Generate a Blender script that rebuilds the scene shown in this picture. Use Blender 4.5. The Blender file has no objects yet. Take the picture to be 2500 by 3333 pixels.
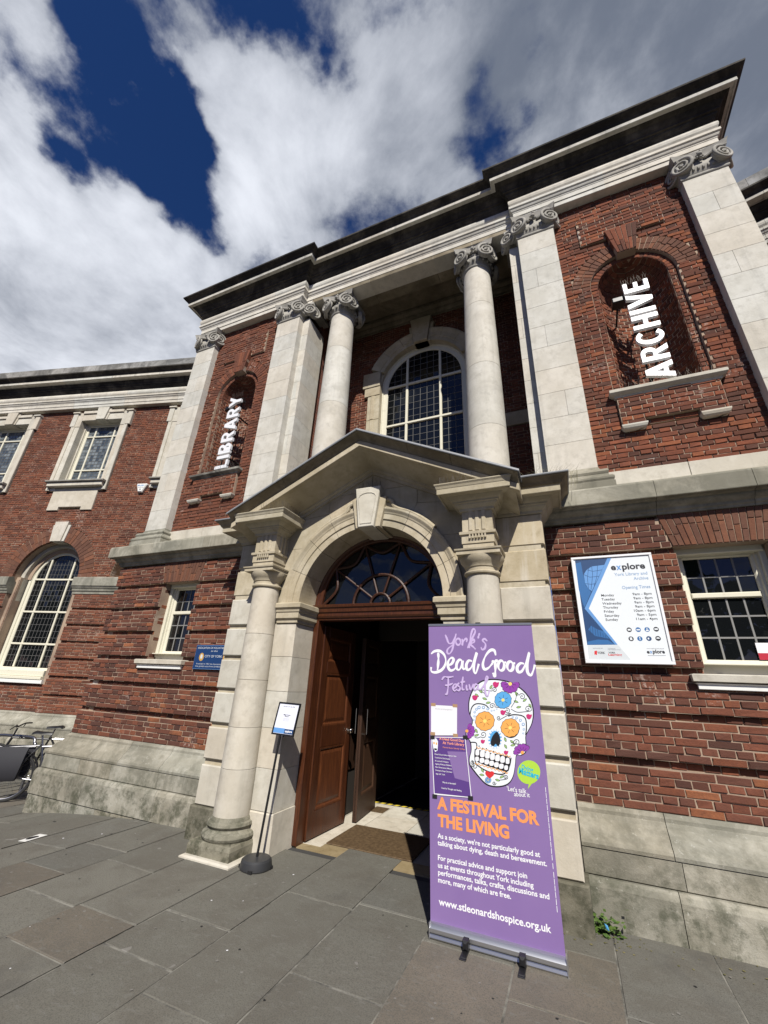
import bpy, bmesh, math, random
from mathutils import Vector, Matrix
random.seed(11)
sc = bpy.context.scene
COL = sc.collection

# ------------------------------------------------------------------ camera
RM = [[0.9201156678, 0.3893224663, 0.0426048718], [-0.1168733975, 0.3767744625, -0.9189023960], [-0.3738017748, 0.8405171156, 0.3921775256]]
FPX, CAM = 1321.0764, Vector((1.9693, -4.44, 1.5520))
cam = bpy.data.cameras.new('camera')
cam_o = bpy.data.objects.new('camera', cam); COL.objects.link(cam_o)
cam.sensor_fit = 'VERTICAL'; cam.sensor_height = 36.0; cam.lens = FPX / 3333 * 36.0
cam.clip_start = 0.05; cam.clip_end = 3000
m3 = Matrix((RM[0], [-v for v in RM[1]], [-v for v in RM[2]])).transposed()
cam_o.matrix_world = Matrix.Translation(CAM) @ m3.to_4x4()
sc.camera = cam_o

def ray(u, v):
    a, b = (u - 1250) / FPX, (v - 1666.5) / FPX
    return Vector([a * RM[0][i] + b * RM[1][i] + RM[2][i] for i in range(3)])
def on_y(u, v, y):
    r = ray(u, v); return CAM + r * ((y - CAM.y) / r.y)
def project(p):
    q = [sum((p[i] - CAM[i]) * RM[k][i] for i in range(3)) for k in range(3)]
    if q[2] < .1: return None
    return 1250 + FPX * q[0] / q[2], 1666.5 + FPX * q[1] / q[2]

# ------------------------------------------------------------------ sun, sky, exposure
SUN_EL, SUN_AZ = math.radians(44.5), math.radians(25.0)      # azimuth: to the right of the facade's normal
sun = bpy.data.lights.new('sun', 'SUN'); sun.energy = 5.0; sun.angle = math.radians(.53); sun.color = (1, .955, .88)
sun_o = bpy.data.objects.new('sun', sun); COL.objects.link(sun_o)
sun_dir = Vector((math.sin(SUN_AZ) * math.cos(SUN_EL), -math.cos(SUN_AZ) * math.cos(SUN_EL), math.sin(SUN_EL)))
sun_o.rotation_euler = sun_dir.to_track_quat('Z', 'Y').to_euler()
sun_o.location = (8, -20, 25)

world = bpy.data.worlds.new('World'); sc.world = world; world.use_nodes = True
def build_world():
    nt = world.node_tree; N = nt.nodes; L = nt.links; N.clear()
    out = N.new('ShaderNodeOutputWorld'); bg = N.new('ShaderNodeBackground'); bg.inputs[1].default_value = .1
    L.new(bg.outputs[0], out.inputs[0])
    sky = N.new('ShaderNodeTexSky'); sky.sky_type = 'NISHITA'; sky.sun_disc = False
    sky.sun_elevation = SUN_EL; sky.sun_rotation = math.pi - SUN_AZ
    sky.altitude = 20; sky.air_density = .75; sky.dust_density = .15; sky.ozone_density = 3.2
    deep = N.new('ShaderNodeHueSaturation'); deep.inputs['Saturation'].default_value = 1.28; deep.inputs['Value'].default_value = SKYV
    L.new(sky.outputs[0], deep.inputs['Color'])
    tc = N.new('ShaderNodeTexCoord')
    sep = N.new('ShaderNodeSeparateXYZ'); L.new(tc.outputs['Generated'], sep.inputs[0])
    def math_(op, a, b=None, clamp=False):
        n = N.new('ShaderNodeMath'); n.operation = op; n.use_clamp = clamp
        for i, s in enumerate((a, b)):
            if s is None: continue
            if isinstance(s, (int, float)): n.inputs[i].default_value = s
            else: L.new(s, n.inputs[i])
        return n.outputs[0]
    zz = math_('MAXIMUM', math_('ADD', sep.outputs[2], .18), .1)
    comb = N.new('ShaderNodeCombineXYZ')
    L.new(math_('DIVIDE', sep.outputs[0], zz), comb.inputs[0]); L.new(math_('DIVIDE', sep.outputs[1], zz), comb.inputs[1])
    P = comb.outputs[0]
    def pxy(u, v):
        d = ray(u * 1.507, v * 1.507).normalized(); k = max(d.z + .18, .1); return Vector((d.x / k, d.y / k, 0))
    def noise(scale, detail, rough, dist=0.0, off=(0, 0, 0)):
        mp = N.new('ShaderNodeMapping'); mp.inputs['Location'].default_value = off; L.new(P, mp.inputs[0])
        n = N.new('ShaderNodeTexNoise'); n.inputs['Scale'].default_value = scale; n.inputs['Detail'].default_value = detail
        n.inputs['Roughness'].default_value = rough; n.inputs['Distortion'].default_value = dist
        L.new(mp.outputs[0], n.inputs['Vector']); return n.outputs['Fac']
    # warp for ragged outlines
    wn = N.new('ShaderNodeTexNoise'); wn.inputs['Scale'].default_value = 5.0; wn.inputs['Detail'].default_value = 6; L.new(P, wn.inputs['Vector'])
    wv = N.new('ShaderNodeVectorMath'); wv.operation = 'MULTIPLY_ADD'
    L.new(wn.outputs['Color'], wv.inputs[0]); wv.inputs[1].default_value = (.30, .30, 0); L.new(P, wv.inputs[2])
    WP = wv.outputs[0]
    def bumps(lst, src):
        acc = None
        for (u, v, s, a) in lst:
            c = pxy(u, v) + Vector((.15, .15, 0))
            dn = N.new('ShaderNodeVectorMath'); dn.operation = 'DISTANCE'; L.new(src, dn.inputs[0]); dn.inputs[1].default_value = c
            e = math_('POWER', math_('DIVIDE', dn.outputs['Value'], s), 2.0)
            e = math_('MULTIPLY', math_('POWER', 2.7183, math_('MULTIPLY', e, -1.0)), a)
            acc = e if acc is None else math_('ADD', acc, e)
        return acc
    dens = math_('ADD', math_('MULTIPLY', math_('SUBTRACT', noise(2.6, 14, .60, .12, (3.1, 1.7, 0)), .5), 1.5), math_('MULTIPLY', math_('SUBTRACT', noise(9, 12, .62, .1, (7, 2, 0)), .5), .95))
    dens = math_('ADD', dens, .36)
    dens = math_('ADD', dens, bumps(CLOUDS, WP))
    cov = N.new('ShaderNodeMapRange'); cov.interpolation_type = 'SMOOTHSTEP'; L.new(dens, cov.inputs[0])
    cov.inputs[1].default_value = .33; cov.inputs[2].default_value = .74
    # brightness inside the clouds
    br = math_('ADD', math_('ADD', math_('MULTIPLY', noise(2.6, 9, .6, .4, (11, 5, 0)), 1.7), math_('MULTIPLY', dens, .42)), bumps(CLOUD_TONE, WP))
    tone = N.new('ShaderNodeMapRange'); L.new(br, tone.inputs[0]); tone.inputs[1].default_value = .62; tone.inputs[2].default_value = 1.70; tone.interpolation_type = 'SMOOTHSTEP'
    cm = N.new('ShaderNodeMix'); cm.data_type = 'RGBA'; L.new(tone.outputs[0], cm.inputs['Factor'])
    cm.inputs['A'].default_value = (1.5, 1.75, 2.3, 1); cm.inputs['B'].default_value = (7.8, 8.1, 8.8, 1)
    mx = N.new('ShaderNodeMix'); mx.data_type = 'RGBA'; L.new(cov.outputs[0], mx.inputs['Factor'])
    hue = N.new('ShaderNodeMix'); hue.data_type = 'RGBA'; hue.blend_type = 'MULTIPLY'; hue.inputs['Factor'].default_value = 1; L.new(deep.outputs[0], hue.inputs['A']); hue.inputs['B'].default_value = (1.5, .92, 1.12, 1)
    L.new(hue.outputs['Result'], mx.inputs['A']); L.new(cm.outputs['Result'], mx.inputs['B'])
    L.new(mx.outputs['Result'], bg.inputs[0])
SKYV = .62
CLOUDS = [(60, 60, 0.134, 0.293), (170, 120, 0.067, 0.160), (40, 330, 0.146, 0.320), (140, 520, 0.168, 0.347), (250, 700, 0.224, 0.347), (470, 130, 0.090, 0.320), (560, 260, 0.112, 0.320),
          (650, 350, 0.134, 0.320), (760, 160, 0.101, 0.293), (900, 130, 0.101, 0.293), (900, 330, 0.134, 0.293), (620, 480, 0.157, 0.267), (400, 640, 0.179, 0.320), (60, 740, 0.336, 0.400), (330, 560, 0.090, 0.213), (420, 780, 0.336, 0.334), (1150, 180, 0.112, 0.347), (1350, 100, 0.157, 0.373), (1560, 60, 0.157, 0.400), (1600, 300, 0.246, 0.400),
          (285, 110, 0.056, -0.377), (325, 240, 0.067, -0.377), (310, 350, 0.067, -0.338), (420, 400, 0.062, -0.364), (480, 500, 0.050, -0.338), (640, 30, 0.050, -0.377), (520, 0, 0.045, -0.338), (250, 40, 0.045, -0.390),
          (1045, 275, 0.056, -0.416), (1095, 220, 0.045, -0.286), (820, 185, 0.028, -0.260), (1200, 50, 0.039, -0.338), (60, 215, 0.050, -0.338), (160, 270, 0.056, -0.390), (240, 400, 0.056, -0.260), (390, 250, 0.034, -0.208)]
CLOUD_TONE = [(1600, 250, .28, -.58), (1400, 80, .16, -.34), (1150, 150, .06, -.06), (60, 420, .15, .12), (560, 180, .12, .14), (60, 60, .1, .14), (250, 720, .2, -.12), (900, 400, .1, -.02)]
build_world()
vs = sc.view_settings
vs.view_transform = 'Standard'; vs.look = 'None'; vs.exposure = .15; vs.gamma = 1; vs.use_curve_mapping = False
sc.cycles.max_bounces = 4; sc.cycles.diffuse_bounces = 1; sc.cycles.glossy_bounces = 2
sc.cycles.use_denoising = True

# ------------------------------------------------------------------ materials
MATS = {}
def newmat(name):
    m = bpy.data.materials.new(name); m.use_nodes = True; MATS[name] = m
    nt = m.node_tree; b = nt.nodes['Principled BSDF']; return m, nt.nodes, nt.links, b
def mixc(N, L, fac, a, b, mode='MIX'):
    n = N.new('ShaderNodeMix'); n.data_type = 'RGBA'; n.blend_type = mode
    for key, s in (('Factor', fac), ('A', a), ('B', b)):
        if hasattr(s, 'is_output'): L.new(s, n.inputs[key])
        elif key == 'Factor': n.inputs[key].default_value = s
        else: n.inputs[key].default_value = (*s, 1)
    return n.outputs['Result']
def tex(N, L, scale, detail=6, rough=.6, stretch=None, dist=0.0):
    tc = N.new('ShaderNodeTexCoord'); mp = N.new('ShaderNodeMapping'); L.new(tc.outputs['Object'], mp.inputs[0])
    if stretch: mp.inputs['Scale'].default_value = stretch
    n = N.new('ShaderNodeTexNoise'); n.inputs['Scale'].default_value = scale; n.inputs['Detail'].default_value = detail
    n.inputs['Roughness'].default_value = rough; n.inputs['Distortion'].default_value = dist
    L.new(mp.outputs[0], n.inputs['Vector']); return n.outputs['Fac']
def ramp(N, L, src, lo, hi):
    n = N.new('ShaderNodeMapRange'); n.interpolation_type = 'SMOOTHSTEP'; L.new(src, n.inputs[0]); n.inputs[1].default_value = lo; n.inputs[2].default_value = hi
    return n.outputs[0]
def bump(N, L, b, src, strength, dist=.01):
    n = N.new('ShaderNodeBump'); n.inputs['Strength'].default_value = strength; n.inputs['Distance'].default_value = dist
    L.new(src, n.inputs['Height']); L.new(n.outputs[0], b.inputs['Normal'])
def flat(name, c, rough=.6, metal=0, spec=.5):
    m, N, L, b = newmat(name); b.inputs['Base Color'].default_value = (*c, 1); b.inputs['Roughness'].default_value = rough
    b.inputs['Metallic'].default_value = metal; b.inputs['Specular IOR Level'].default_value = spec; return m
def stone(name, c1, c2, stain, amt=.5, streak=.3, lo=.5, hi=.72, bstr=.35, tint=True, moss=0):
    m, N, L, b = newmat(name)
    col = mixc(N, L, ramp(N, L, tex(N, L, 3.0, 8, .65), .35, .68), c1, c2)
    col = mixc(N, L, ramp(N, L, tex(N, L, 9, 6, .7), .45, .75), col, tuple(.88 * x for x in c1))
    if amt:
        s = ramp(N, L, tex(N, L, 1.6, 10, .68, None, .6), lo, hi)
        mu = N.new('ShaderNodeMath'); mu.operation = 'MULTIPLY'; L.new(s, mu.inputs[0]); mu.inputs[1].default_value = amt
        col = mixc(N, L, mu.outputs[0], col, stain)
    if streak:
        s = ramp(N, L, tex(N, L, 1.0, 7, .6, (9, 9, .7)), .52, .75)
        mu = N.new('ShaderNodeMath'); mu.operation = 'MULTIPLY'; L.new(s, mu.inputs[0]); mu.inputs[1].default_value = streak
        col = mixc(N, L, mu.outputs[0], col, stain)
    if moss:
        tc = N.new('ShaderNodeTexCoord'); sp = N.new('ShaderNodeSeparateXYZ'); L.new(tc.outputs['Object'], sp.inputs[0])
        hgt = ramp(N, L, sp.outputs[2], .75, .05)
        s = ramp(N, L, tex(N, L, 5, 10, .75), .44, .62)
        mu = N.new('ShaderNodeMath'); mu.operation = 'MULTIPLY'; L.new(s, mu.inputs[0]); L.new(hgt, mu.inputs[1])
        m2 = N.new('ShaderNodeMath'); m2.operation = 'MULTIPLY'; L.new(mu.outputs[0], m2.inputs[0]); m2.inputs[1].default_value = moss
        col = mixc(N, L, m2.outputs[0], col, (.085, .088, .06))
        s = ramp(N, L, tex(N, L, 24, 8, .7), .60, .68)
        m4 = N.new('ShaderNodeMath'); m4.operation = 'MULTIPLY'; L.new(s, m4.inputs[0]); m4.inputs[1].default_value = .45
        col = mixc(N, L, m4.outputs[0], col, (.50, .49, .43))
    pit = ramp(N, L, tex(N, L, 30, 5, .65, (1, 1, 2.2)), .27, .23); col = mixc(N, L, pit, col, tuple(.5 * x for x in c1))
    if tint:
        a = N.new('ShaderNodeVertexColor'); a.layer_name = 'tint'; col = mixc(N, L, 1.0, col, a.outputs[0], 'MULTIPLY')
    L.new(col, b.inputs['Base Color']); b.inputs['Roughness'].default_value = .85; b.inputs['Specular IOR Level'].default_value = .25
    bump(N, L, b, tex(N, L, 55, 7, .7), bstr, .006); return m
stone('limestone', (.52, .48, .395), (.61, .575, .49), (.27, .255, .21), .26, .28, .52, .74)
stone('portland', (.54, .512, .44), (.635, .61, .54), (.27, .262, .235), .30, .28, .52, .74, .45)
stone('sandstone', (.43, .37, .255), (.53, .47, .355), (.25, .20, .125), .4, .3)
stone('capital_stone', (.34, .325, .285), (.45, .43, .385), (.15, .143, .125), .55, .2, .44, .68, .25)
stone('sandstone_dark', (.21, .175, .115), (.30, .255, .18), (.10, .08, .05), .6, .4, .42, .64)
stone('corona_stone', (.50, .475, .41), (.60, .575, .51), (.16, .155, .14), .5, .5, .5, .7)
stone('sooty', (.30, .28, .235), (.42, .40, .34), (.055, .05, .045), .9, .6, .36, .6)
stone('cornice_soot_shade', (.055, .048, .039), (.12, .106, .085), (.014, .013, .012), .8, .4, .4, .6)
stone('band_stone', (.29, .272, .212), (.40, .378, .305), (.13, .127, .098), .65, .75, .44, .64)
stone('plinth_stone', (.29, .272, .215), (.40, .38, .315), (.13, .125, .095), .65, .5, .40, .64, .7, True, .9)
def brickmat():
    m, N, L, b = newmat('brick')
    a = N.new('ShaderNodeVertexColor'); a.layer_name = 'tint'
    col = mixc(N, L, ramp(N, L, tex(N, L, 22, 7, .7), .35, .7), a.outputs[0], (.10, .045, .034))
    col = mixc(N, L, .55, col, a.outputs[0])
    w = ramp(N, L, tex(N, L, 2.2, 3, .5), .60, .70); w2 = ramp(N, L, tex(N, L, 26, 6, .7), .50, .62)
    mu = N.new('ShaderNodeMath'); mu.operation = 'MULTIPLY'; L.new(w, mu.inputs[0]); L.new(w2, mu.inputs[1])
    m2 = N.new('ShaderNodeMath'); m2.operation = 'MULTIPLY'; L.new(mu.outputs[0], m2.inputs[0]); m2.inputs[1].default_value = .55
    col = mixc(N, L, m2.outputs[0], col, (.52, .42, .36))
    d = ramp(N, L, tex(N, L, .9, 6, .6), .5, .72)
    m3_ = N.new('ShaderNodeMath'); m3_.operation = 'MULTIPLY'; L.new(d, m3_.inputs[0]); m3_.inputs[1].default_value = .5
    col = mixc(N, L, m3_.outputs[0], col, (.075, .04, .033))
    L.new(col, b.inputs['Base Color']); b.inputs['Roughness'].default_value = .9; b.inputs['Specular IOR Level'].default_value = .15
    bump(N, L, b, tex(N, L, 70, 8, .75), .7, .008)
brickmat()
def mortarmat():
    m, N, L, b = newmat('mortar')
    col = mixc(N, L, ramp(N, L, tex(N, L, 1.4, 6, .6), .4, .66), (.40, .30, .215), (.27, .19, .14))
    col = mixc(N, L, ramp(N, L, tex(N, L, 2.6, 6, .6), .60, .70), col, (.48, .42, .36))
    L.new(col, b.inputs['Base Color']); b.inputs['Roughness'].default_value = .95; bump(N, L, b, tex(N, L, 90, 5, .7), .6, .004)
mortarmat()
def farbrick():
    m, N, L, b = newmat('brick_course')
    tc = N.new('ShaderNodeTexCoord'); t = N.new('ShaderNodeTexBrick'); mp = N.new('ShaderNodeMapping'); mp.inputs['Rotation'].default_value = (math.pi / 2, 0, 0)
    L.new(tc.outputs['Object'], mp.inputs[0]); L.new(mp.outputs[0], t.inputs['Vector'])
    t.inputs['Color1'].default_value = (.26, .085, .05, 1); t.inputs['Color2'].default_value = (.15, .055, .04, 1); t.inputs['Mortar'].default_value = (.25, .17, .13, 1)
    t.inputs['Scale'].default_value = 1; t.inputs['Brick Width'].default_value = .225; t.inputs['Row Height'].default_value = .06; t.inputs['Mortar Size'].default_value = .005
    L.new(t.outputs[0], b.inputs['Base Color']); b.inputs['Roughness'].default_value = .9
farbrick()
def slabmat():
    m, N, L, b = newmat('york_stone')
    a = N.new('ShaderNodeVertexColor'); a.layer_name = 'tint'
    col = mixc(N, L, ramp(N, L, tex(N, L, 2.4, 9, .65, None, .8), .38, .68), a.outputs[0], (.118, .106, .086))
    col = mixc(N, L, .35, col, a.outputs[0])
    col = mixc(N, L, ramp(N, L, tex(N, L, 120, 5, .7), .42, .72), col, (.085, .082, .07))
    col = mixc(N, L, ramp(N, L, tex(N, L, 14, 8, .7, (1, 2.2, 1), .8), .52, .74), col, (.17, .165, .145))
    s = ramp(N, L, tex(N, L, 1.1, 10, .7, None, .5), .56, .7); mu = N.new('ShaderNodeMath'); mu.operation = 'MULTIPLY'; L.new(s, mu.inputs[0]); mu.inputs[1].default_value = .45
    col = mixc(N, L, mu.outputs[0], col, (.085, .082, .075))
    g = ramp(N, L, tex(N, L, 7.5, 2, .4), .735, .75); col = mixc(N, L, g, col, (.20, .19, .17))
    g = ramp(N, L, tex(N, L, 5.3, 3, .5), .275, .262); col = mixc(N, L, g, col, (.045, .043, .04))
    L.new(col, b.inputs['Base Color']); b.inputs['Roughness'].default_value = .78; b.inputs['Specular IOR Level'].default_value = .3
    bump(N, L, b, tex(N, L, 60, 8, .72), .35, .004)
slabmat()
def woodmat(name, c1, c2, rough):
    m, N, L, b = newmat(name)
    col = mixc(N, L, ramp(N, L, tex(N, L, 6, 6, .6, (12, 12, .7), .4), .35, .7), c1, c2)
    col = mixc(N, L, ramp(N, L, tex(N, L, 40, 4, .6, (3, 3, .25)), .5, .8), col, tuple(.6 * x for x in c1))
    a = N.new('ShaderNodeVertexColor'); a.layer_name = 'tint'; col = mixc(N, L, 1.0, col, a.outputs[0], 'MULTIPLY')
    L.new(col, b.inputs['Base Color']); b.inputs['Roughness'].default_value = rough; b.inputs['Specular IOR Level'].default_value = .45
    bump(N, L, b, tex(N, L, 60, 4, .6, (5, 5, .4)), .12, .003)
woodmat('mahogany', (.052, .016, .007), (.098, .031, .011), .36)
woodmat('fanlight_wood', (.035, .012, .006), (.065, .022, .010), .5)
woodmat('dark_wood', (.035, .017, .010), (.06, .028, .015), .5)
def paint(name, c, dirt):
    m, N, L, b = newmat(name); col = mixc(N, L, ramp(N, L, tex(N, L, 9, 8, .7), .55, .8), c, dirt)
    L.new(col, b.inputs['Base Color']); b.inputs['Roughness'].default_value = .45
paint('cream_paint', (.72, .69, .55), (.52, .48, .37))
paint('white_paint', (.80, .80, .76), (.62, .61, .56))
paint('lead', (.24, .25, .26), (.40, .41, .41))
paint('rubber_grey', (.035, .036, .038), (.07, .07, .072))
def glassmat():
    m, N, L, b = newmat('window_glass'); b.inputs['Base Color'].default_value = (.006, .007, .008, 1); b.inputs['Roughness'].default_value = .02
    b.inputs['Specular IOR Level'].default_value = .5; b.inputs['IOR'].default_value = 1.5
    bump(N, L, b, tex(N, L, 5, 2, .5), .06, .02)
    m, N, L, b = newmat('stained_glass'); b.inputs['Base Color'].default_value = (.06, .068, .075, 1); b.inputs['Roughness'].default_value = .06
    a = N.new('ShaderNodeVertexColor'); a.layer_name = 'tint'; L.new(a.outputs[0], b.inputs['Base Color']); b.inputs['Specular IOR Level'].default_value = .5
glassmat()
stone('streaked_stone', (.40, .34, .225), (.50, .44, .32), (.62, .59, .51), .0, .75)
flat('gum', (.19, .18, .16), .8)
flat('came', (.11, .11, .105), .55); flat('came_light', (.22, .22, .21), .5)
flat('black_plastic', (.012, .012, .013), .4); flat('black_matte', (.012, .012, .012), .85); flat('aluminium', (.55, .56, .58), .32, .9); flat('steel', (.33, .33, .34), .38, 1)
flat('chrome', (.62, .61, .58), .12, 1); flat('rubber', (.02, .02, .02), .8); flat('letter_white', (.82, .83, .84), .35); flat('sign_white', (.78, .82, .84), .22)
flat('bag_cloth', (.022, .022, .027), .75); flat('paper', (.72, .74, .84), .6); flat('paper_white', (.80, .80, .82), .6)
def bannermat():
    m, N, L, b = newmat('banner_purple'); col = mixc(N, L, ramp(N, L, tex(N, L, 2, 3, .5), .4, .7), (.245, .158, .365), (.225, .142, .345))
    L.new(col, b.inputs['Base Color']); b.inputs['Roughness'].default_value = .42; bump(N, L, b, tex(N, L, 2.2, 2, .4), .25, .02)
bannermat()
for nm, c in dict(ink_white=(.84, .84, .86), ink_lilac=(.56, .43, .70), ink_orange=(.86, .31, .10), ink_black=(.012, .011, .014), ink_skull=(.80, .84, .87), ink_petal=(.86, .40, .095),
                  ink_yellow=(.90, .68, .18), ink_violet=(.27, .05, .36), ink_blue=(.10, .38, .72), ink_rose=(.55, .03, .16), ink_red=(.65, .03, .035), ink_leaf=(.30, .48, .16), ink_lime=(.42, .66, .06),
                  ink_cyan=(.02, .45, .62), ink_sky=(.12, .30, .62), ink_navy=(.012, .055, .16), ink_mid=(.03, .14, .36), ink_text=(.02, .022, .03), ink_softblue=(.20, .36, .60), ink_grey=(.30, .31, .34), ink_pale=(.62, .66, .68),
                  ink_poster=(.10, .045, .22), ink_salmon=(.85, .33, .26), ink_gold=(.55, .33, .08), plaque_blue=(.010, .042, .14), tape_brown=(.42, .26, .14), tape_yellow=(.80, .62, .06), ink_magenta=(.5, .04, .2), ink_crimson=(.42, .012, .035)).items():
    flat(nm, c, .5)
def leafmat(name, c1, c2):
    m, N, L, b = newmat(name); col = mixc(N, L, ramp(N, L, tex(N, L, 30, 2), .35, .65), c1, c2); L.new(col, b.inputs['Base Color']); b.inputs['Roughness'].default_value = .6
leafmat('leaf', (.035, .075, .012), (.09, .15, .025)); leafmat('dry_grass', (.10, .10, .035), (.22, .19, .09)); leafmat('coir', (.085, .054, .027), (.13, .085, .043))
flat('interior', (.035, .028, .022), .8); flat('lobby_floor', (.36, .33, .27), .6); flat('spike', (.10, .085, .07), .6, .3)

# ------------------------------------------------------------------ builders
class Frame:
    def __init__(s, O, U, Nn): s.O, s.U, s.N = Vector(O), Vector(U).normalized(), Vector(Nn).normalized()
    def p(s, u, w, n=0.0): return s.O + s.U * u + s.N * n + Vector((0, 0, w))
PAV = Frame((0, 0, 0), (1, 0, 0), (0, -1, 0))
TH = math.radians(14.5)
WL = Frame((-4.867, 2.277, 0), (-math.cos(TH), -math.sin(TH), 0), (math.sin(TH), -math.cos(TH), 0))
WR = Frame((4.867, 2.277, 0), (math.cos(TH), -math.sin(TH), 0), (-math.sin(TH), -math.cos(TH), 0))

class MB:
    def __init__(s): s.v, s.f, s.c = [], [], []
    def add(s, verts, faces, tint=(1, 1, 1)):
        o = len(s.v); s.v += [tuple(p) for p in verts]; s.f += [tuple(i + o for i in f) for f in faces]; s.c += [tint] * len(verts); return s
    def box(s, x0, x1, y0, y1, z0, z1, ch=0.0, tint=(1, 1, 1)):
        if ch <= 0:
            v = [(x, y, z) for z in (z0, z1) for y in (y0, y1) for x in (x0, x1)]
            return s.add(v, [(0, 2, 3, 1), (4, 5, 7, 6), (0, 1, 5, 4), (2, 6, 7, 3), (0, 4, 6, 2), (1, 3, 7, 5)], tint)
        return s.fbox(PAV, x0, x1, z0, z1, -y0, -y1, ch, tint)
    def fbox(s, F, u0, u1, w0, w1, nf, nb, ch=.004, tint=(1, 1, 1), jit=0.0):
        j = lambda: random.uniform(-jit, jit)
        out = [(u0, w0), (u1, w0), (u1, w1), (u0, w1)]; inn = [(u0 + ch, w0 + ch), (u1 - ch, w0 + ch), (u1 - ch, w1 - ch), (u0 + ch, w1 - ch)]
        v = [F.p(u, w, nb) for u, w in out] + [F.p(u + j(), w + j(), nf - ch) for u, w in out] + [F.p(u + j(), w + j(), nf + j()) for u, w in inn]
        f = [(0, 3, 2, 1)] + [(i, (i + 1) % 4, 4 + (i + 1) % 4, 4 + i) for i in range(4)] + [(4 + i, 4 + (i + 1) % 4, 8 + (i + 1) % 4, 8 + i) for i in range(4)] + [(8, 9, 10, 11)]
        return s.add(v, f, tint)
    def prism(s, F, pts, n0, n1, tint=(1, 1, 1), ch=0.0):
        k = len(pts); cu = sum(p[0] for p in pts) / k; cw = sum(p[1] for p in pts) / k
        v = [F.p(u, w, n0) for u, w in pts]
        if ch:
            v += [F.p(u, w, n1 - ch) for u, w in pts]; q = []
            for i in range(k):
                a, b, c = Vector(pts[i - 1]), Vector(pts[i]), Vector(pts[(i + 1) % k]); e1 = (b - a).normalized(); e2 = (c - b).normalized()
                nn = Vector((-e1.y - e2.y, e1.x + e2.x)); nn = nn.normalized() if nn.length > 1e-6 else Vector((-e1.y, e1.x))
                dd = nn.dot(Vector((-e1.y, e1.x))); q.append(b + nn * ch / max(dd, .4) * (1 if s._area(pts) > 0 else -1))
            v += [F.p(p.x, p.y, n1) for p in q]
            f = [tuple(range(k - 1, -1, -1)), tuple(range(2 * k, 3 * k))] + [(i, (i + 1) % k, k + (i + 1) % k, k + i) for i in range(k)] + [(k + i, k + (i + 1) % k, 2 * k + (i + 1) % k, 2 * k + i) for i in range(k)]
        else:
            v += [F.p(u, w, n1) for u, w in pts]
            f = [tuple(range(k - 1, -1, -1)), tuple(range(k, 2 * k))] + [(i, (i + 1) % k, k + (i + 1) % k, k + i) for i in range(k)]
        return s.add(v, f, tint)
    @staticmethod
    def _area(p): return sum(p[i - 1][0] * p[i][1] - p[i][0] * p[i - 1][1] for i in range(len(p))) / 2
    def sheet(s, F, pts, n, tint=(1, 1, 1)):
        return s.add([F.p(u, w, n) for u, w in pts], [tuple(range(len(pts)))], tint)
    def sweep(s, path, prof, tint=(1, 1, 1)):
        """path: plan polyline (x, y); prof: (out, z); out is to the right of the path's direction"""
        k, m = len(path), len(prof); mit = []
        for i in range(k):
            ds = []
            if i > 0: ds.append((Vector(path[i]) - Vector(path[i - 1])).normalized())
            if i < k - 1: ds.append((Vector(path[i + 1]) - Vector(path[i])).normalized())
            ns = [Vector((d.y, -d.x)) for d in ds]
            if len(ns) == 2: b = (ns[0] + ns[1]); b = b / (b.dot(ns[0]))
            else: b = ns[0]
            mit.append(b)
        v = [(path[i][0] + mit[i].x * o, path[i][1] + mit[i].y * o, z) for i in range(k) for (o, z) in prof]
        f = [(i * m + j, (i + 1) * m + j, (i + 1) * m + j + 1, i * m + j + 1) for i in range(k - 1) for j in range(m - 1)]
        f += [tuple(range(m)), tuple(range((k - 1) * m, k * m))]
        return s.add(v, f, tint)
    def rake(s, xs, zref, prof, y0, cosa, tint=(1, 1, 1)):
        m = len(prof); v = [(x, y0 - o, zref(x) + t / cosa) for x in xs for (o, t) in prof]
        f = [(i * m + j, (i + 1) * m + j, (i + 1) * m + j + 1, i * m + j + 1) for i in range(len(xs) - 1) for j in range(m - 1)]
        f += [tuple(range(m)), tuple(range((len(xs) - 1) * m, len(xs) * m))]
        return s.add(v, f, tint)
    def lathe(s, cx, cy, prof, seg=40, tint=(1, 1, 1), a0=0.0, a1=2 * math.pi):
        full = abs(a1 - a0 - 2 * math.pi) < 1e-6; k = seg if full else seg + 1; m = len(prof)
        v = [(cx + r * math.cos(a0 + (a1 - a0) * i / seg), cy + r * math.sin(a0 + (a1 - a0) * i / seg), z) for i in range(k) for r, z in prof]
        f = [(i * m + j, ((i + 1) % k) * m + j, ((i + 1) % k) * m + j + 1, i * m + j + 1) for i in range(k if full else k - 1) for j in range(m - 1)]
        if full: f += [tuple(i * m for i in range(k)), tuple(i * m + m - 1 for i in range(k))]
        return s.add(v, f, tint)
    def tube(s, pts, r, seg=6, tint=(1, 1, 1), closed=False):
        pts = [Vector(p) for p in pts]; k = len(pts); rs = r if isinstance(r, (list, tuple)) else [r] * k; v = []; up = None
        for i, p in enumerate(pts):
            a = pts[i - 1] if (i > 0 or closed) else p; b = pts[(i + 1) % k] if (i < k - 1 or closed) else p
            d = (b - a).normalized() if (b - a).length > 1e-9 else Vector((0, 0, 1))
            if up is None: up = Vector((0, 0, 1)) if abs(d.z) < .9 else Vector((1, 0, 0))
            e1 = d.cross(up)
            if e1.length < 1e-4: e1 = d.cross(Vector((.3, .9, .1)))
            e1.normalize(); e2 = e1.cross(d); up = e2
            v += [p + e1 * (rs[i] * math.cos(t * 2 * math.pi / seg)) + e2 * (rs[i] * math.sin(t * 2 * math.pi / seg)) for t in range(seg)]
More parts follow.
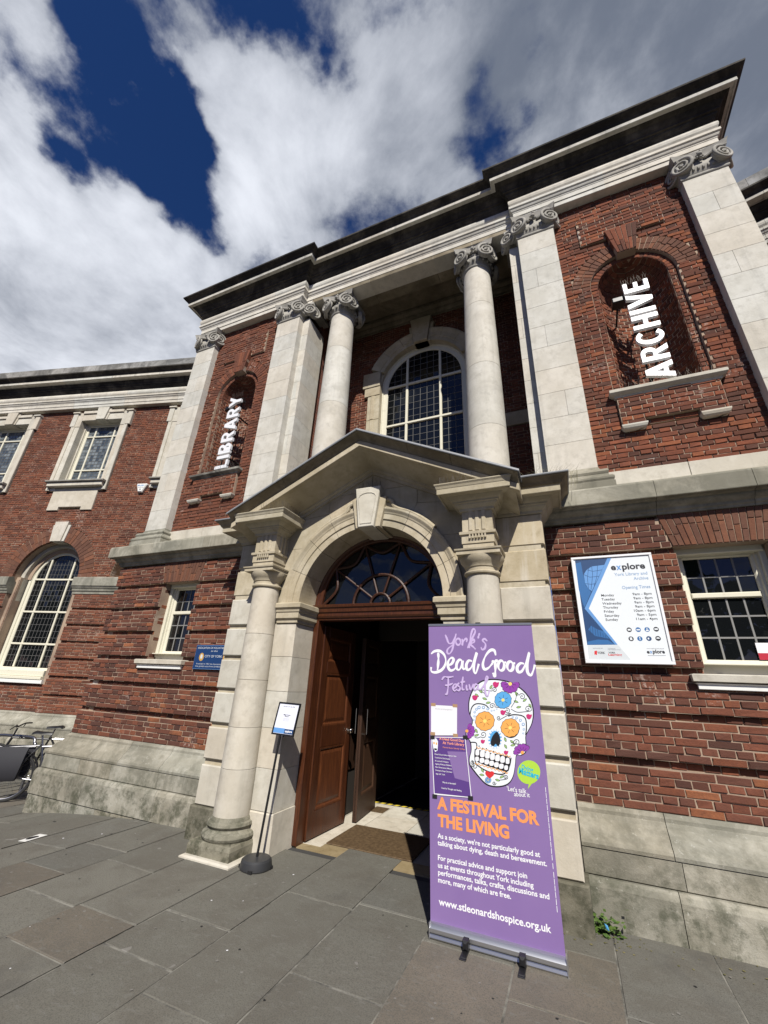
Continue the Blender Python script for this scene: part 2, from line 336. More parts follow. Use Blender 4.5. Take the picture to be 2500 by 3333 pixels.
        f = [(i * seg + t, i * seg + (t + 1) % seg, ((i + 1) % k) * seg + (t + 1) % seg, ((i + 1) % k) * seg + t) for i in range(k if closed else k - 1) for t in range(seg)]
        if not closed: f += [tuple(range(seg)), tuple(range((k - 1) * seg, k * seg))]
        return s.add(v, f, tint)
    def sphere(s, c, r, seg=10, rings=7, tint=(1, 1, 1), sx=1, sy=1, sz=1):
        v = [(c[0] + sx * r * math.sin(math.pi * j / rings) * math.cos(2 * math.pi * i / seg), c[1] + sy * r * math.sin(math.pi * j / rings) * math.sin(2 * math.pi * i / seg), c[2] + sz * r * math.cos(math.pi * j / rings)) for i in range(seg) for j in range(rings + 1)]
        m = rings + 1; f = [(i * m + j, i * m + j + 1, ((i + 1) % seg) * m + j + 1, ((i + 1) % seg) * m + j) for i in range(seg) for j in range(rings)]
        return s.add(v, f, tint)
    def build(s, name, mat, parent=None, smooth=False, kind=None, angle=None):
        me = bpy.data.meshes.new(name); me.from_pydata(s.v, [], s.f)
        bm = bmesh.new(); bm.from_mesh(me); bmesh.ops.remove_doubles(bm, verts=bm.verts, dist=1e-6) if smooth else None
        bmesh.ops.recalc_face_normals(bm, faces=bm.faces); bm.to_mesh(me); bm.free()
        if not smooth:
            ca = me.color_attributes.new('tint', 'FLOAT_COLOR', 'POINT'); buf = []
            for c in s.c: buf += [c[0], c[1], c[2], 1.0]
            ca.data.foreach_set('color', buf)
        else:
            ca = me.color_attributes.new('tint', 'FLOAT_COLOR', 'POINT'); c = s.c[0] if s.c else (1, 1, 1); ca.data.foreach_set('color', [c[0], c[1], c[2], 1.0] * len(me.vertices))
            me.polygons.foreach_set('use_smooth', [True] * len(me.polygons)); me.set_sharp_from_angle(angle=math.radians(angle or 35))
        me.materials.append(MATS[mat]); o = bpy.data.objects.new(name, me); COL.objects.link(o)
        if parent: attach(o, parent)
        if kind: o['kind'] = kind
        return o
def attach(o, parent):
    o.parent = parent
    o.matrix_parent_inverse = Matrix.Translation(-parent.location) if parent.type == 'EMPTY' else Matrix.Identity(4)
def thing(name, label, cat, loc=(0, 0, 0), group=None):
    o = bpy.data.objects.new(name, None); COL.objects.link(o); o.location = loc; o.empty_display_size = .2
    o['label'] = label; o['category'] = cat
    if group: o['group'] = group
    return o
def tag(o, label, cat, group=None):
    o['label'] = label; o['category'] = cat
    if group: o['group'] = group
    return o
def vary(a=.08): 
    k = 1 + random.uniform(-a, a); w = random.uniform(-.03, .03); return (k * (1 + w), k, k * (1 - w))
def arc(cx, cz, r, a0, a1, n): return [(cx + r * math.cos(math.radians(a0 + (a1 - a0) * i / n)), cz + r * math.sin(math.radians(a0 + (a1 - a0) * i / n))) for i in range(n + 1)]
def smooth_path(pts, n=8):
    out = []; P = [Vector(p) for p in pts]
    for i in range(len(P) - 1):
        p0, p1, p2, p3 = P[max(i - 1, 0)], P[i], P[i + 1], P[min(i + 2, len(P) - 1)]
        for t in [k / n for k in range(n)]:
            out.append(.5 * ((2 * p1) + (p2 - p0) * t + (2 * p0 - 5 * p1 + 4 * p2 - p3) * t * t + (3 * p1 - p0 - 3 * p2 + p3) * t ** 3))
    return out + [P[-1]]

# countable small pieces: the largest in the picture become objects, the rest are joined
POOL = {'brick': [], 'pane': []}
def piece(kind, verts, faces, tint, parent, mat): POOL[kind].append((verts, faces, tint, parent, mat))
PAL = [((.235, .080, .044), 6), ((.19, .069, .041), 6), ((.145, .060, .039), 5), ((.28, .098, .047), 2), ((.105, .051, .037), 4)]
PAL_LOW = [((.195, .073, .045), 5), ((.16, .064, .042), 6), ((.125, .054, .038), 6), ((.225, .082, .046), 3), ((.095, .047, .036), 4), ((.30, .115, .055), 1)]
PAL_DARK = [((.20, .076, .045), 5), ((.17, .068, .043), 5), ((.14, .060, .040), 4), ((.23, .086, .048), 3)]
PAL_BROWN = [((.175, .086, .056), 4), ((.145, .073, .050), 4), ((.205, .090, .053), 3)]
def pick(pal):
    t = random.choices([p[0] for p in pal], [p[1] for p in pal])[0]; k = random.uniform(.86, 1.14); return tuple(k * x for x in t)
def brick(F, u0, u1, w0, w1, n, parent, pal=PAL, depth=.06, jit=.0022, nv=.004, ch=.0035):
    b = MB(); b.fbox(F, u0, u1, w0, w1, n + random.uniform(-nv, nv), n - depth, ch, (1, 1, 1), jit); piece('brick', b.v, b.f, pick(pal), parent, 'brick')
def poly_brick(F, pts, n, parent, pal=PAL_BROWN, depth=.06, ch=.003):
    b = MB(); b.prism(F, pts, n - depth, n + random.uniform(-.003, .003), (1, 1, 1), ch); piece('brick', b.v, b.f, pick(pal), parent, 'brick')
def lay(F, iv, z0, rows, nfun, parent, pal=PAL, course=.06, first=0, joint=.0105, jit=.0022, nv=.004, mortar=None, rec=.009, back=.2):
    for i in range(rows):
        w0 = z0 + i * course; w1 = w0 + course; head = (i + first) % 2 == 1; Ls = .1125 if head else .225; off = .05625 if head else random.choice((0, 0, .1125)) * 0
        n = nfun(i, w0)
        for (a, b) in iv(w0, w1):
            if mortar is not None: mortar.fbox(F, a, b, w0, w1, n - rec, n - back, 0)
            k = math.floor((a - off) / Ls) ; x = off + k * Ls
            while x < b:
                u0, u1 = max(x, a), min(x + Ls, b); x += Ls
                if u1 - u0 > .028: brick(F, u0 + joint / 2, u1 - joint / 2, w0 + joint / 2, w1 - joint / 2, n, parent, pal, .06, jit, nv)
def cut(a, b, *holes):
    iv = [(a, b)]
    for h in holes:
        if h is None: continue
        iv = [q for (c, d) in iv for q in ((c, min(d, h[0])), (max(c, h[1]), d)) if q[1] - q[0] > .02]
    return iv

# ================================================================== ground
def zg(x):
    d = max(0.0, -2 - x)
    return -.033 * d ** 1.78 if d < 3.1 else -.033 * 3.1 ** 1.78 - .045 * (d - 3.1)
flat('asphalt', (.048, .047, .045), .9)  # unseen ground past the slabs, made dark to cut bounced light
def ground():
    b = MB(); xs = [-700, -200, -60, -20, -12] + [-9 + .3 * i for i in range(24)] + [-1.8, 0, 3, 8, 30, 120, 700]; ys = [-700, -120, -30, -9, -6, -4, -2, -1, 0, 2, 5, 15, 60, 700]
    zz = lambda x: zg(max(x, -9))
    v = [(x, y, zz(x) - .012) for x in xs for y in ys]; m = len(ys)
    b.add(v, [(i * m + j, (i + 1) * m + j, (i + 1) * m + j + 1, i * m + j + 1) for i in range(len(xs) - 1) for j in range(m - 1)], (.15, .137, .112))
    g = b.build('pavement', 'asphalt'); g['kind'] = 'structure'
    known = {-3: [-1.15], -2: [-1.5, -.953], -1: [-1.142, -1.795], 0: [-1.755, -2.217], 1: [-1.51, -1.977], 2: [-.867, -2.173], 3: [-.75, -1.665], 4: [-.986], 5: [-.637], 6: [-1.137]}
    x0 = -1.4905; per = .5875
    rnd = random.Random(5)
    for c in range(-11, 12):
        a, e = x0 + (c) * per, x0 + (c + 1) * per
        ks = sorted(known.get(c, [-1.0 - rnd.random() * .6]), reverse=True)
        top = -.13 if not (2 <= c <= 2) else .21
        if c < -5: top = 1.9
        ys_ = [top] + ks
        while ys_[-1] > -5.2: ys_.append(ys_[-1] - rnd.uniform(.55, 1.0))
        if c < -5:
            ys_ = [top]
            while ys_[-1] > -5.2: ys_.append(ys_[-1] - rnd.uniform(.5, .95))
        for k in range(len(ys_) - 1):
            y1, y0 = ys_[k], ys_[k + 1]
            t = rnd.random()
            if t < .62: col = (.162, .156, .130)
            elif t < .82: col = (.165, .143, .112)
            else: col = (.145, .142, .122)
            j = rnd.uniform(.86, 1.14); col = tuple(j * q for q in col)
            gp = .006; dz = rnd.uniform(-.003, .003)
            pts = [(a + gp, y0 + gp), (e - gp, y0 + gp), (e - gp, y1 - gp), (a + gp, y1 - gp)]
            s_ = MB(); n = 4; v = []
            nx = 4 if e < -1.5 else 1
            for i in range(nx + 1):
                x = a + gp + (e - a - 2 * gp) * i / nx
                for (yy, zo) in ((y0 + gp - .003, -.03), (y0 + gp, -.004), (y0 + gp + .004, 0), (y1 - gp - .004, 0), (y1 - gp, -.004), (y1 - gp + .003, -.03)): v.append((x, yy, zg(x) + dz + zo))
            f = [(i * 6 + q, (i + 1) * 6 + q, (i + 1) * 6 + q + 1, i * 6 + q + 1) for i in range(nx) for q in range(5)]
            s_.add(v, f, col); s_.build('paving_slab', 'york_stone', g)
    # pale pointing between the slabs
    p = MB(); xs2 = [-8 + .25 * i for i in range(25)] + [-1.75, 4.9]
    v = [(x, y, zg(x) - .0045) for x in xs2 for y in (-5.3, 1.95 if False else -.12)]
    p.add(v, [(2 * i, 2 * i + 2, 2 * i + 3, 2 * i + 1) for i in range(len(xs2) - 1)]); q = p.build('joint_pointing', 'pointing', g)
    return g
def pointingmat():
    m, N, L, b = newmat('pointing'); col = mixc(N, L, ramp(N, L, tex(N, L, 3.5, 8, .7), .38, .62), (.075, .072, .062), (.25, .24, .205)); L.new(col, b.inputs['Base Color']); b.inputs['Roughness'].default_value = .9
pointingmat()
pavement = ground()

# ================================================================== the library building
B = thing('library_building', 'red brick library with stone columns, pilasters, pediment porch and splayed wings', 'building', (0, 0, 0))
ZK = [.72 + .36 * k for k in range(7)]

# ---- lower pavilion walls
def lower_wall(s):
    mo = MB(); w = MB().box(s * 4.2, s * 4.25, .12, .13, 1, 1.01).build('brick_wall', 'mortar', B)
    def iv(w0, w1):
        z = (w0 + w1) / 2; h = None
        if 1.75 < z < 2.88: h = (3.03, 3.74)
        elif z >= 2.88: e = .37 + .075 * (z - 2.88) / .32; h = (3.385 - e, 3.385 + e)
        r = cut(1.90, 4.867, h)
        return r if s > 0 else [(-b, -a) for a, b in r][::-1]
    groove = lambda i, z: -.05 if i % 6 == 5 else 0.0
    lay(PAV, iv, .72, 42, groove, w, PAL_LOW if s > 0 else PAL_LOW, mortar=mo, jit=.0035 if s > 0 else .0025, nv=.005)
    # flat arch of gauged bricks
    cx = s * 3.385; nv_ = 15
    for i in range(nv_):
        a0, a1 = i / nv_, (i + 1) / nv_; be, te = .368, .442; g = .003
        q = lambda a, t: cx + (2 * a - 1) * (be + (te - be) * t)
        cutz = random.choice((.35, .5, .65))
        for (t0, t1) in ((0, cutz), (cutz, 1)):
            z0, z1 = 2.885 + .33 * t0 + .003, 2.885 + .33 * t1 - .003; arch = lambda a: -.02 * (2 * a - 1) ** 2 * 0
            poly_brick(PAV, [(q(a0, t0) + g, z0), (q(a1, t0) - g, z0), (q(a1, t1) - g, z1), (q(a0, t1) + g, z1)], .0, w, PAL_BROWN)
    mo.prism(PAV, [(cx - .368, 2.885), (cx + .368, 2.885), (cx + .442, 3.215), (cx - .442, 3.215)], -.2, -.009)
    # reveals of the opening
    for e in (-1, 1):
        F = Frame((cx + e * .355, 0, 0), (0, 1, 0), (-e, 0, 0))
        lay(F, lambda a, b: [(.06, .24)], 1.76 - .04, 19, lambda i, z: -.03 if (round((z - .72) / .06) % 6) == 5 else 0, w, PAL, mortar=mo, back=.1)
    # side return and core, then the mortar itself
    mo.box(min(s * 4.6, s * 4.86), max(s * 4.6, s * 4.86), .05, 2.3, .72, 3.3)
    mo.box(min(s * 1.9, s * 3.0), max(s * 1.9, s * 3.0), .22, .4, .3, 3.3); mo.box(min(s * 3.76, s * 4.8), max(s * 3.76, s * 4.8), .22, .4, .3, 3.3); mo.box(min(s * 2.9, s * 3.8), max(s * 2.9, s * 3.8), .3, .4, .3, 3.3)
    old = w.data; n = mo.build('brick_wall', 'mortar', B); w.data = n.data; bpy.data.objects.remove(n); bpy.data.meshes.remove(old)
    return w
WLO = {s: lower_wall(s) for s in (-1, 1)}

# ---- plinth
def plinth(path, lens, fr=None, name='plinth'):
    """stone plinth of separate blocks in four courses along a plan polyline; lens: joint distances per course"""
    courses = [([(-.1, .465), (.172, .465), (.176, .49), (.168, .512), (.15, .525), (.135, .535), (.115, .57), (.075, .605), (.045, .632), (.032, .66), (.026, .664), (.026, .69), (.0, .719), (-.1, .719)], 0),
               ([(-.1, .292), (.160, .292), (.165, .297), (.165, .455), (.160, .461), (-.1, .461)], 1),
               ([(-.1, -.015), (.206, -.015), (.212, -.01), (.212, .235), (.200, .270), (.185, .287), (-.1, .287)], 2),
               ([(-.1, -.9), (.195, -.9), (.20, -.024), (.195, -.019), (-.1, -.019)], 3)]
    core = MB().sweep(path, [(-.12, -.9), (.155, -.9), (.155, .45), (.02, .66), (-.12, .66)], (.55, .55, .5)).build(name, 'plinth_stone', B)
    P = [Vector(p) for p in path]; seg = [(P[i + 1] - P[i]).length for i in range(len(P) - 1)]; tot = sum(seg)
    def at(d):
        for i, L_ in enumerate(seg):
            if d <= L_ + 1e-9: return P[i] + (P[i + 1] - P[i]) * (d / L_)
            d -= L_
        return P[-1]
    for prof, ci in courses:
        js = [0] + list(lens[ci]) + [tot]
        for a, e in zip(js[:-1], js[1:]):
            a2, e2 = a + .0025, e - .0025; pts = [at(a2)]; acc = 0
            for i, L_ in enumerate(seg[:-1]):
                acc += L_
                if a2 < acc < e2: pts.append(P[i + 1])
            pts.append(at(e2))
            MB().sweep([tuple(p) for p in pts], prof, vary(.12)).build('plinth_block', 'plinth_stone', core)
    return core
plinth([(-4.867, 2.2), (-4.867, 0), (-1.9, 0)], [[1.6, 2.2 + .75, 2.2 + 1.35, 2.2 + 2.1], [1.5, 2.2 + .62, 2.2 + 1.25, 2.2 + 2.1], [1.4, 2.2 + .87, 2.2 + 2.17], [1.3, 2.2 + .55, 2.2 + 1.2, 2.2 + 1.9]])
plinth([(1.9, 0), (4.867, 0), (4.867, 2.2)], [[.62, 1.45, 2.2, 4.0], [.66, 1.5, 2.3, 4.1], [.60, 1.35, 2.25, 4.0], [.8, 1.7, 2.6, 4.2]])

# ---- stone band over the ground floor
BAND = [(-.1, 3.215), (.012, 3.215), (.016, 3.235), (.03, 3.245), (.034, 3.27), (.06, 3.285), (.085, 3.31), (.09, 3.33), (.125, 3.335), (.13, 3.343), (.165, 3.343), (.168, 3.35), (.166, 3.505), (.155, 3.525), (-.02, 3.60), (-.24, 3.72), (-.3, 3.72)]
def band(path, cuts):
    core = MB().sweep(path, [(-.25, 3.23), (0.0, 3.25), (.08, 3.36), (.08, 3.48), (-.25, 3.66)]).build('stone_band', 'cornice_soot_shade', B)
    xa = path[0][0] if path[0][1] == 0 else None
    for a, e in cuts:
        MB().sweep([(a + .002, 0), (e - .002, 0)], BAND, vary(.08)).build('band_stone', 'band_stone', core)
    return core
bl = band([(-4.867, 2.0), (-4.867, 0), (-1.9, 0)], [(-4.0, -2.9), (-2.9, -1.9)])
MB().sweep([(-4.867, 2.0), (-4.867, 0), (-4.002, 0)], BAND, vary()).build('band_stone', 'band_stone', bl)
br = band([(1.9, 0), (4.867, 0), (4.867, 2.0)], [(1.9, 2.95), (2.95, 3.72)])
MB().sweep([(3.722, 0), (4.867, 0), (4.867, 2.0)], BAND, vary()).build('band_stone', 'band_stone', br)
for s in (-1, 1):
    st = MB()
    for a, e in ((2.5, 3.365), (3.37, 4.2)): st.box(min(s * a, s * e), max(s * a, s * e), .165, .4, 3.66, 3.838, .004)
    st.build('stone_course', 'limestone', B)

# ---- upper pavilion walls with their niches
NCX, NZ0, NZS, NR = 3.36, 4.885, 6.69, .41
def upper_wall(s):
    w = MB().box(s * 4.2, s * 4.25, .35, .36, 5, 5.01).build('brick_wall', 'mortar', B); mo = MB(); cx = s * NCX
    def sgn(r): return r if s > 0 else [(-b, -a) for a, b in r][::-1]
    def iv(w0, w1):
        z = (w0 + w1) / 2; hs = []
        if NZ0 <= z < NZS: hs.append((NCX - .5, NCX + .5))
        if z >= NZS and z < NZS + .73: e = math.sqrt(.73 ** 2 - (z - NZS) ** 2); hs.append((NCX - e, NCX + e))
        if 7.13 < z < 7.62: e = .115 + (z - 7.13) / .49 * .085; hs.append((NCX - e, NCX + e))
        if 4.40 < z < 4.78: hs.append((2.865, 3.86))
        if 7.53 < z < 8.06: hs.append((2.845, 3.88))
        return sgn(cut(2.50, 4.19, *hs))
    lay(PAV, iv, 3.84, 77, lambda i, z: -.21, w, PAL if s > 0 else PAL_DARK, mortar=mo, jit=.004 if s > 0 else .003, nv=.006, joint=.010, rec=.012, back=.12)
    # apron and panel
    def iva(w0, w1):
        z = (w0 + w1) / 2
        return sgn([(2.865, 3.86)]) if z > 4.45 else sgn([(2.865, 3.10), (3.61, 3.86)])
    lay(PAV, iva, 4.40, 7, lambda i, z: -.16, w, PAL if s > 0 else PAL_DARK, mortar=mo, back=.2)
    lay(PAV, lambda a, b: sgn([(3.10, 3.61)]) , 4.40, 1, lambda i, z: -.21, w, PAL, mortar=mo)
    def ivp(w0, w1):
        z = (w0 + w1) / 2; e = .115 + (z - 7.13) / .49 * .085
        return sgn(cut(2.845, 3.88, (NCX - e, NCX + e) if z < 7.62 else None))
    lay(PAV, ivp, 7.53, 9, lambda i, z: -.178, w, PAL if s > 0 else PAL_DARK, mortar=mo)
    # jamb strips, arch rings
    for e in (-1, 1):
        a, b = sorted((cx + e * .41, cx + e * .5)); lay(PAV, lambda q, r: [(a, b)], NZ0, 30, lambda i, z: -.26, w, PAL if s > 0 else PAL_DARK, mortar=mo, first=1)
    def ring(r0, r1, n, cnt, pal):
        for i in range(cnt):
            a0, a1 = 180 * i / cnt, 180 * (i + 1) / cnt; g = .25 / r1; m_ = random.choice((.45, .55)) if r1 - r0 > .15 else 1.0
            for t0, t1 in ((0, m_), (m_, 1)):
                if t1 - t0 < .01: continue
                ra, rb = r0 + (r1 - r0) * t0 + .003, r0 + (r1 - r0) * t1 - .003
                poly_brick(PAV, arc(cx, NZS, ra, a0 + g, a1 - g, 1) + arc(cx, NZS, rb, a1 - g, a0 + g, 1), n, w, pal)
    ring(.5, .73, -.21, 30, PAL_BROWN if s > 0 else PAL_DARK); ring(.41, .5, -.26, 26, PAL if s > 0 else PAL_DARK)
    mo.prism(PAV, arc(cx, NZS, .5, 0, 180, 24) + arc(cx, NZS, .73, 180, 0, 24), -.33, -.22); mo.prism(PAV, arc(cx, NZS, .41, 0, 180, 24) + arc(cx, NZS, .5, 180, 0, 24), -.38, -.27)
    # brick keystone
    for i in range(6):
        a0, a1 = i / 6, (i + 1) / 6; q = lambda a, z: cx + (2 * a - 1) * (.115 + (z - 7.13) / .49 * .085)
        zs = [7.135, random.choice((7.27, 7.36, 7.42)), 7.63]
        for z0, z1 in zip(zs[:-1], zs[1:]): poly_brick(PAV, [(q(a0, z0) + .003, z0 + .003), (q(a1, z0) - .003, z0 + .003), (q(a1, z1) - .003, z1 - .003), (q(a0, z1) + .003, z1 - .003)], -.135, w, PAL if s > 0 else PAL_DARK, .12)
    mo.prism(PAV, [(cx - .113, 7.135), (cx + .113, 7.135), (cx + .198, 7.63), (cx - .198, 7.63)], -.33, -.145)
    # curved niche
    yc = .26
    for i in range(30):
        z0 = NZ0 + i * .0602; cnt = 12; off = .5 if i % 2 else 0
        for k in range(-1, cnt):
            p0, p1 = max(0, (k + off) / cnt) * math.pi, min(1, (k + 1 + off) / cnt) * math.pi
            if p1 - p0 < .05: continue
            pm = (p0 + p1) / 2; h = NR * math.sin((p1 - p0) / 2) - .0045
            F = Frame((cx + NR * math.cos(pm), yc + NR * math.sin(pm), 0), (-math.sin(pm), math.cos(pm), 0), (-math.cos(pm), -math.sin(pm), 0))
            brick(F, -h, h, z0 + .005, z0 + .055, 0, w, PAL if s > 0 else PAL_DARK, .05)
    for i in range(10):
        b0, b1 = i * 9 + .5, i * 9 + 8.5; cnt = max(3, int(12 * math.cos(math.radians(i * 9 + 4))))
        for k in range(cnt):
            p0, p1 = math.pi * k / cnt + .012, math.pi * (k + 1) / cnt - .012
            def sp(p, be, r): be = math.radians(be); return (cx + r * math.cos(p) * math.cos(be), yc + r * math.sin(p) * math.cos(be), NZS + r * math.sin(be))
            v = [sp(p, be, r) for r in (NR + random.uniform(-.003, .003), NR + .05) for (p, be) in ((p0, b0), (p1, b0), (p1, b1), (p0, b1))]
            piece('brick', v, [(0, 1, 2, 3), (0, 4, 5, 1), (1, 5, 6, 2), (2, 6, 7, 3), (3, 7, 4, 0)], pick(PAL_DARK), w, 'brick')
    mo.lathe(cx, yc, [(NR + .01, NZ0), (NR + .01, NZS)] + [((NR + .01) * math.cos(math.radians(t)), NZS + (NR + .01) * math.sin(math.radians(t))) for t in range(10, 91, 10)], 16, (1, 1, 1), 0, math.pi)
    n = mo.build('brick_wall', 'mortar', B); old = w.data; w.data = n.data; bpy.data.objects.remove(n); bpy.data.meshes.remove(old)
    # stone sill, brackets
    x0, x1 = (2.80, 3.93) if s > 0 else (-3.93, -2.80)
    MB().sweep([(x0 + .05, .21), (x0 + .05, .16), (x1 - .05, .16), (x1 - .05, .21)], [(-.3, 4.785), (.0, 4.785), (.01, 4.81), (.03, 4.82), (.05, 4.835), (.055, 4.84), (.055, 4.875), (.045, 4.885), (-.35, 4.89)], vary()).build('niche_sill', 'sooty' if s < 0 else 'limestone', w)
    for a, e in ((2.862, 3.098), (3.608, 3.85)):
        a, e = sorted((s * a, s * e)); MB().sweep([(a + .02, .21), (a + .02, .155), (e - .02, .155), (e - .02, .21)], [(-.1, 4.335), (.0, 4.335), (.018, 4.35), (.03, 4.375), (.03, 4.392), (-.1, 4.40)], vary()).build('apron_bracket', 'limestone', w)
    return w
WUP = {s: upper_wall(s) for s in (-1, 1)}

# ---- bird spikes: rows of thin wires
def spikes(pts, parent, h=.11, step=.022, lean=.6):
    b = MB(); P = [Vector(p) for p in pts]
    for a, e in zip(P[:-1], P[1:]):
        L_ = (e - a).length; n = int(L_ / step)
        for i in range(n + 1):
            p = a + (e - a) * (i / max(n, 1)); d = (e - a).normalized() * random.uniform(-.5, .5) * lean + Vector((0, random.uniform(-.5, .3) * lean, 1))
            b.tube([p, p + d.normalized() * h * random.uniform(.75, 1.1)], .0013, 3)
    return b.build('bird_spikes', 'spike', parent)

# ---- pilasters
def volute(b, c, e1, nrm, R, flip=1, turns=2.4):
    e2 = Vector((0, 0, 1)); c = Vector(c); seg = 28
    prof = [(0.0, .004), (R * .3, .003), (R * .84, .0), (R * .95, .0), (R * .97, -.006), (R * .97, -.05), (R * .6, -.06)]
    v = [c + e1 * (r * math.cos(2 * math.pi * i / seg)) + e2 * (r * math.sin(2 * math.pi * i / seg)) + nrm * h for i in range(seg) for r, h in prof]; m = len(prof)
    b.add(v, [(i * m + j, ((i + 1) % seg) * m + j, ((i + 1) % seg) * m + j + 1, i * m + j + 1) for i in range(seg) for j in range(m - 1)])
    n = 56; pts = []; rs = []
    for i in range(n + 1):
        t = i / n; a = math.pi / 2 + flip * t * turns * 2 * math.pi; r = R * (.95 * (1 - t) ** 1.15 + .14)
        pts.append(c + e1 * (r * math.cos(a)) + e2 * (r * math.sin(a)) + nrm * (.006 + .014 * t)); rs.append(.0155 * (1 - t) + .0085)
    b.tube(pts, rs, 8); b.sphere(c + nrm * .018, R * .15, 10, 6)
def ionic(cx, yf, hw, depth, z0, parent, round_r=None, full=False, mat='capital_stone'):
    """angular Ionic capital: astragal, egg row, corner volutes, curved abacus, flower"""
    b = MB(); zt = z0 + .43; zv = z0 + .20; R = .128
    yb = yf + depth
    if round_r:
        cy = yf + hw; b.lathe(cx, cy, [(round_r, z0 - .02), (round_r + .02, z0), (round_r + .022, z0 + .02), (round_r + .005, z0 + .035), (round_r + .02, z0 + .06), (round_r + .055, z0 + .13), (round_r + .05, z0 + .17), (round_r, z0 + .2), (round_r, z0 + .36)], 32)
        for i in range(20):
            a = 2 * math.pi * i / 20; b.sphere((cx + (round_r + .045) * math.cos(a), cy + (round_r + .045) * math.sin(a), z0 + .115), .024, 6, 5, sz=1.6)
    else:
        b.sweep([(cx - hw, yb), (cx - hw, yf), (cx + hw, yf), (cx + hw, yb)], [(-.06, z0 - .02), (.0, z0 - .02), (.02, z0), (.02, z0 + .02), (.004, z0 + .035), (.02, z0 + .06), (.045, z0 + .13), (.035, z0 + .17), (0, z0 + .2), (0, z0 + .36), (-.06, z0 + .36)])
        for i in range(9): b.sphere((cx - hw + .03 + (2 * hw - .06) * i / 8, yf - .03, z0 + .11), .022, 6, 5, sz=1.7)
    h2 = hw + .045
    for sx in (-1, 1):
        for sy in ((-1, 1) if full else (-1,)):
            kx, ky = cx + sx * (hw - .03), (yf if sy < 0 else yf + 2 * hw)
            nrm = Vector((sx * .42, sy * .9, 0)).normalized(); e1 = Vector((-sy * nrm.y * 1 * -sy, 0, 0)); e1 = Vector((nrm.y, -nrm.x, 0)) * (-1 if sx * sy > 0 else 1)
            volute(b, (kx + sx * .012, ky + sy * .055, zv), Vector((0, 0, 1)).cross(nrm), nrm, R, 1 if sx > 0 else -1)
            n2 = Vector((sx * .9, sy * .42, 0)).normalized(); volute(b, (cx + sx * (hw + .055), ky - sy * .045, zv), Vector((0, 0, 1)).cross(n2), n2, R, 1 if sy < 0 and sx < 0 else -1)
            # leaf under the corner and the scroll rising to the abacus
            b.tube(smooth_path([(kx + sx * .06, ky + sy * .07, zv + R * .9), (kx - sx * .06, ky + sy * .03, z0 + .345), (cx + sx * .05, ky + sy * .012, z0 + .30)], 6), [.022] * 12 + [.014], 6)
    # abacus with concave sides
    def ab(z_, e):
        pts = []; k = h2 + e; cyc = (yf + hw) if full else None
        n = 8
        for i in range(n + 1):
            t = i / n * 2 - 1; pts.append((cx + t * k, yf - .075 - e + .055 * (1 - t * t), z_))
        if full:
            cy = yf + hw; q = [(p[0] - cx, p[1] - cy) for p in pts]; pts = []
            for r in range(4):
                ca, sa = math.cos(r * math.pi / 2), math.sin(r * math.pi / 2); pts += [(cx + ca * x - sa * y, cy + sa * x + ca * y, z_) for x, y in q[:-1]]
        else: pts += [(cx + k, yb, z_), (cx - k, yb, z_)]
        return pts
    L1, L2, L3 = ab(z0 + .335, 0), ab(z0 + .37, .006), ab(zt, .028); k = len(L1)
    b.add(L1 + L2 + L3, [(r * k + i, r * k + (i + 1) % k, (r + 1) * k + (i + 1) % k, (r + 1) * k + i) for r in range(2) for i in range(k)] + [tuple(range(k)), tuple(range(2 * k, 3 * k))])
    sides = [(0, -1)] + ([(0, 1), (1, 0), (-1, 0)] if full else [])
    for dx, dy in sides:
        fx, fy = cx + dx * (hw + .0), (yf + hw + dy * (hw + .05)) if full else yf - .045
        for i in range(9): b.sphere((fx + random.uniform(-.04, .04) * (1 if dx == 0 else .3), fy + random.uniform(-.02, .02), z0 + .33 + random.uniform(-.085, .075)), random.uniform(.012, .022), 7, 5)
        b.sphere((fx, fy - .015 * (1 if dy <= 0 else -1), z0 + .335), .034, 8, 6)
    return b.build('capital', mat, parent, True, angle=50)
def ashlar(x0, x1, y0, y1, z0, z1, parent, mat, h=.36, g=.0012, split=True):
    z = z0; i = random.randint(0, 1)
    n = max(1, round((z1 - z0) / h)); h = (z1 - z0) / n
    for k in range(n):
        a, e = z0 + k * h + g, z0 + (k + 1) * h - g
        xs = [x0, x1]
        if split and (k + i) % 3 == 0: xs = [x0, x0 + (x1 - x0) * random.choice((.38, .5, .6)), x1]
        for p, q in zip(xs[:-1], xs[1:]):
            t = vary(.028)
            MB().box(p + (g if p > x0 else 0), q - (g if q < x1 else 0), y0, y1, a, e, .0016, t).build('ashlar_block', mat, parent)
def pilaster(x0, x1, y0, y1, base=True):
    core = MB().box(x0 + .004, x1 - .004, y0 + .006, y1, 3.72, 8.06).build('pilaster', 'portland', B)
    ashlar(x0, x1, y0, y1, 3.88, 8.025, core, 'portland', .376)
    if base: MB().sweep([(x0, y1), (x0, y0), (x1, y0), (x1, y1)], [(-.02, 3.55), (.125, 3.55), (.125, 3.645), (.115, 3.65), (.115, 3.66), (.125, 3.68), (.125, 3.70), (.11, 3.72), (.085, 3.73), (.075, 3.755), (.08, 3.765), (.088, 3.785), (.075, 3.815), (.05, 3.825), (.03, 3.835), (.012, 3.85), (0, 3.885), (-.02, 3.885)], vary()).build('base', 'band_stone', core)
    return core
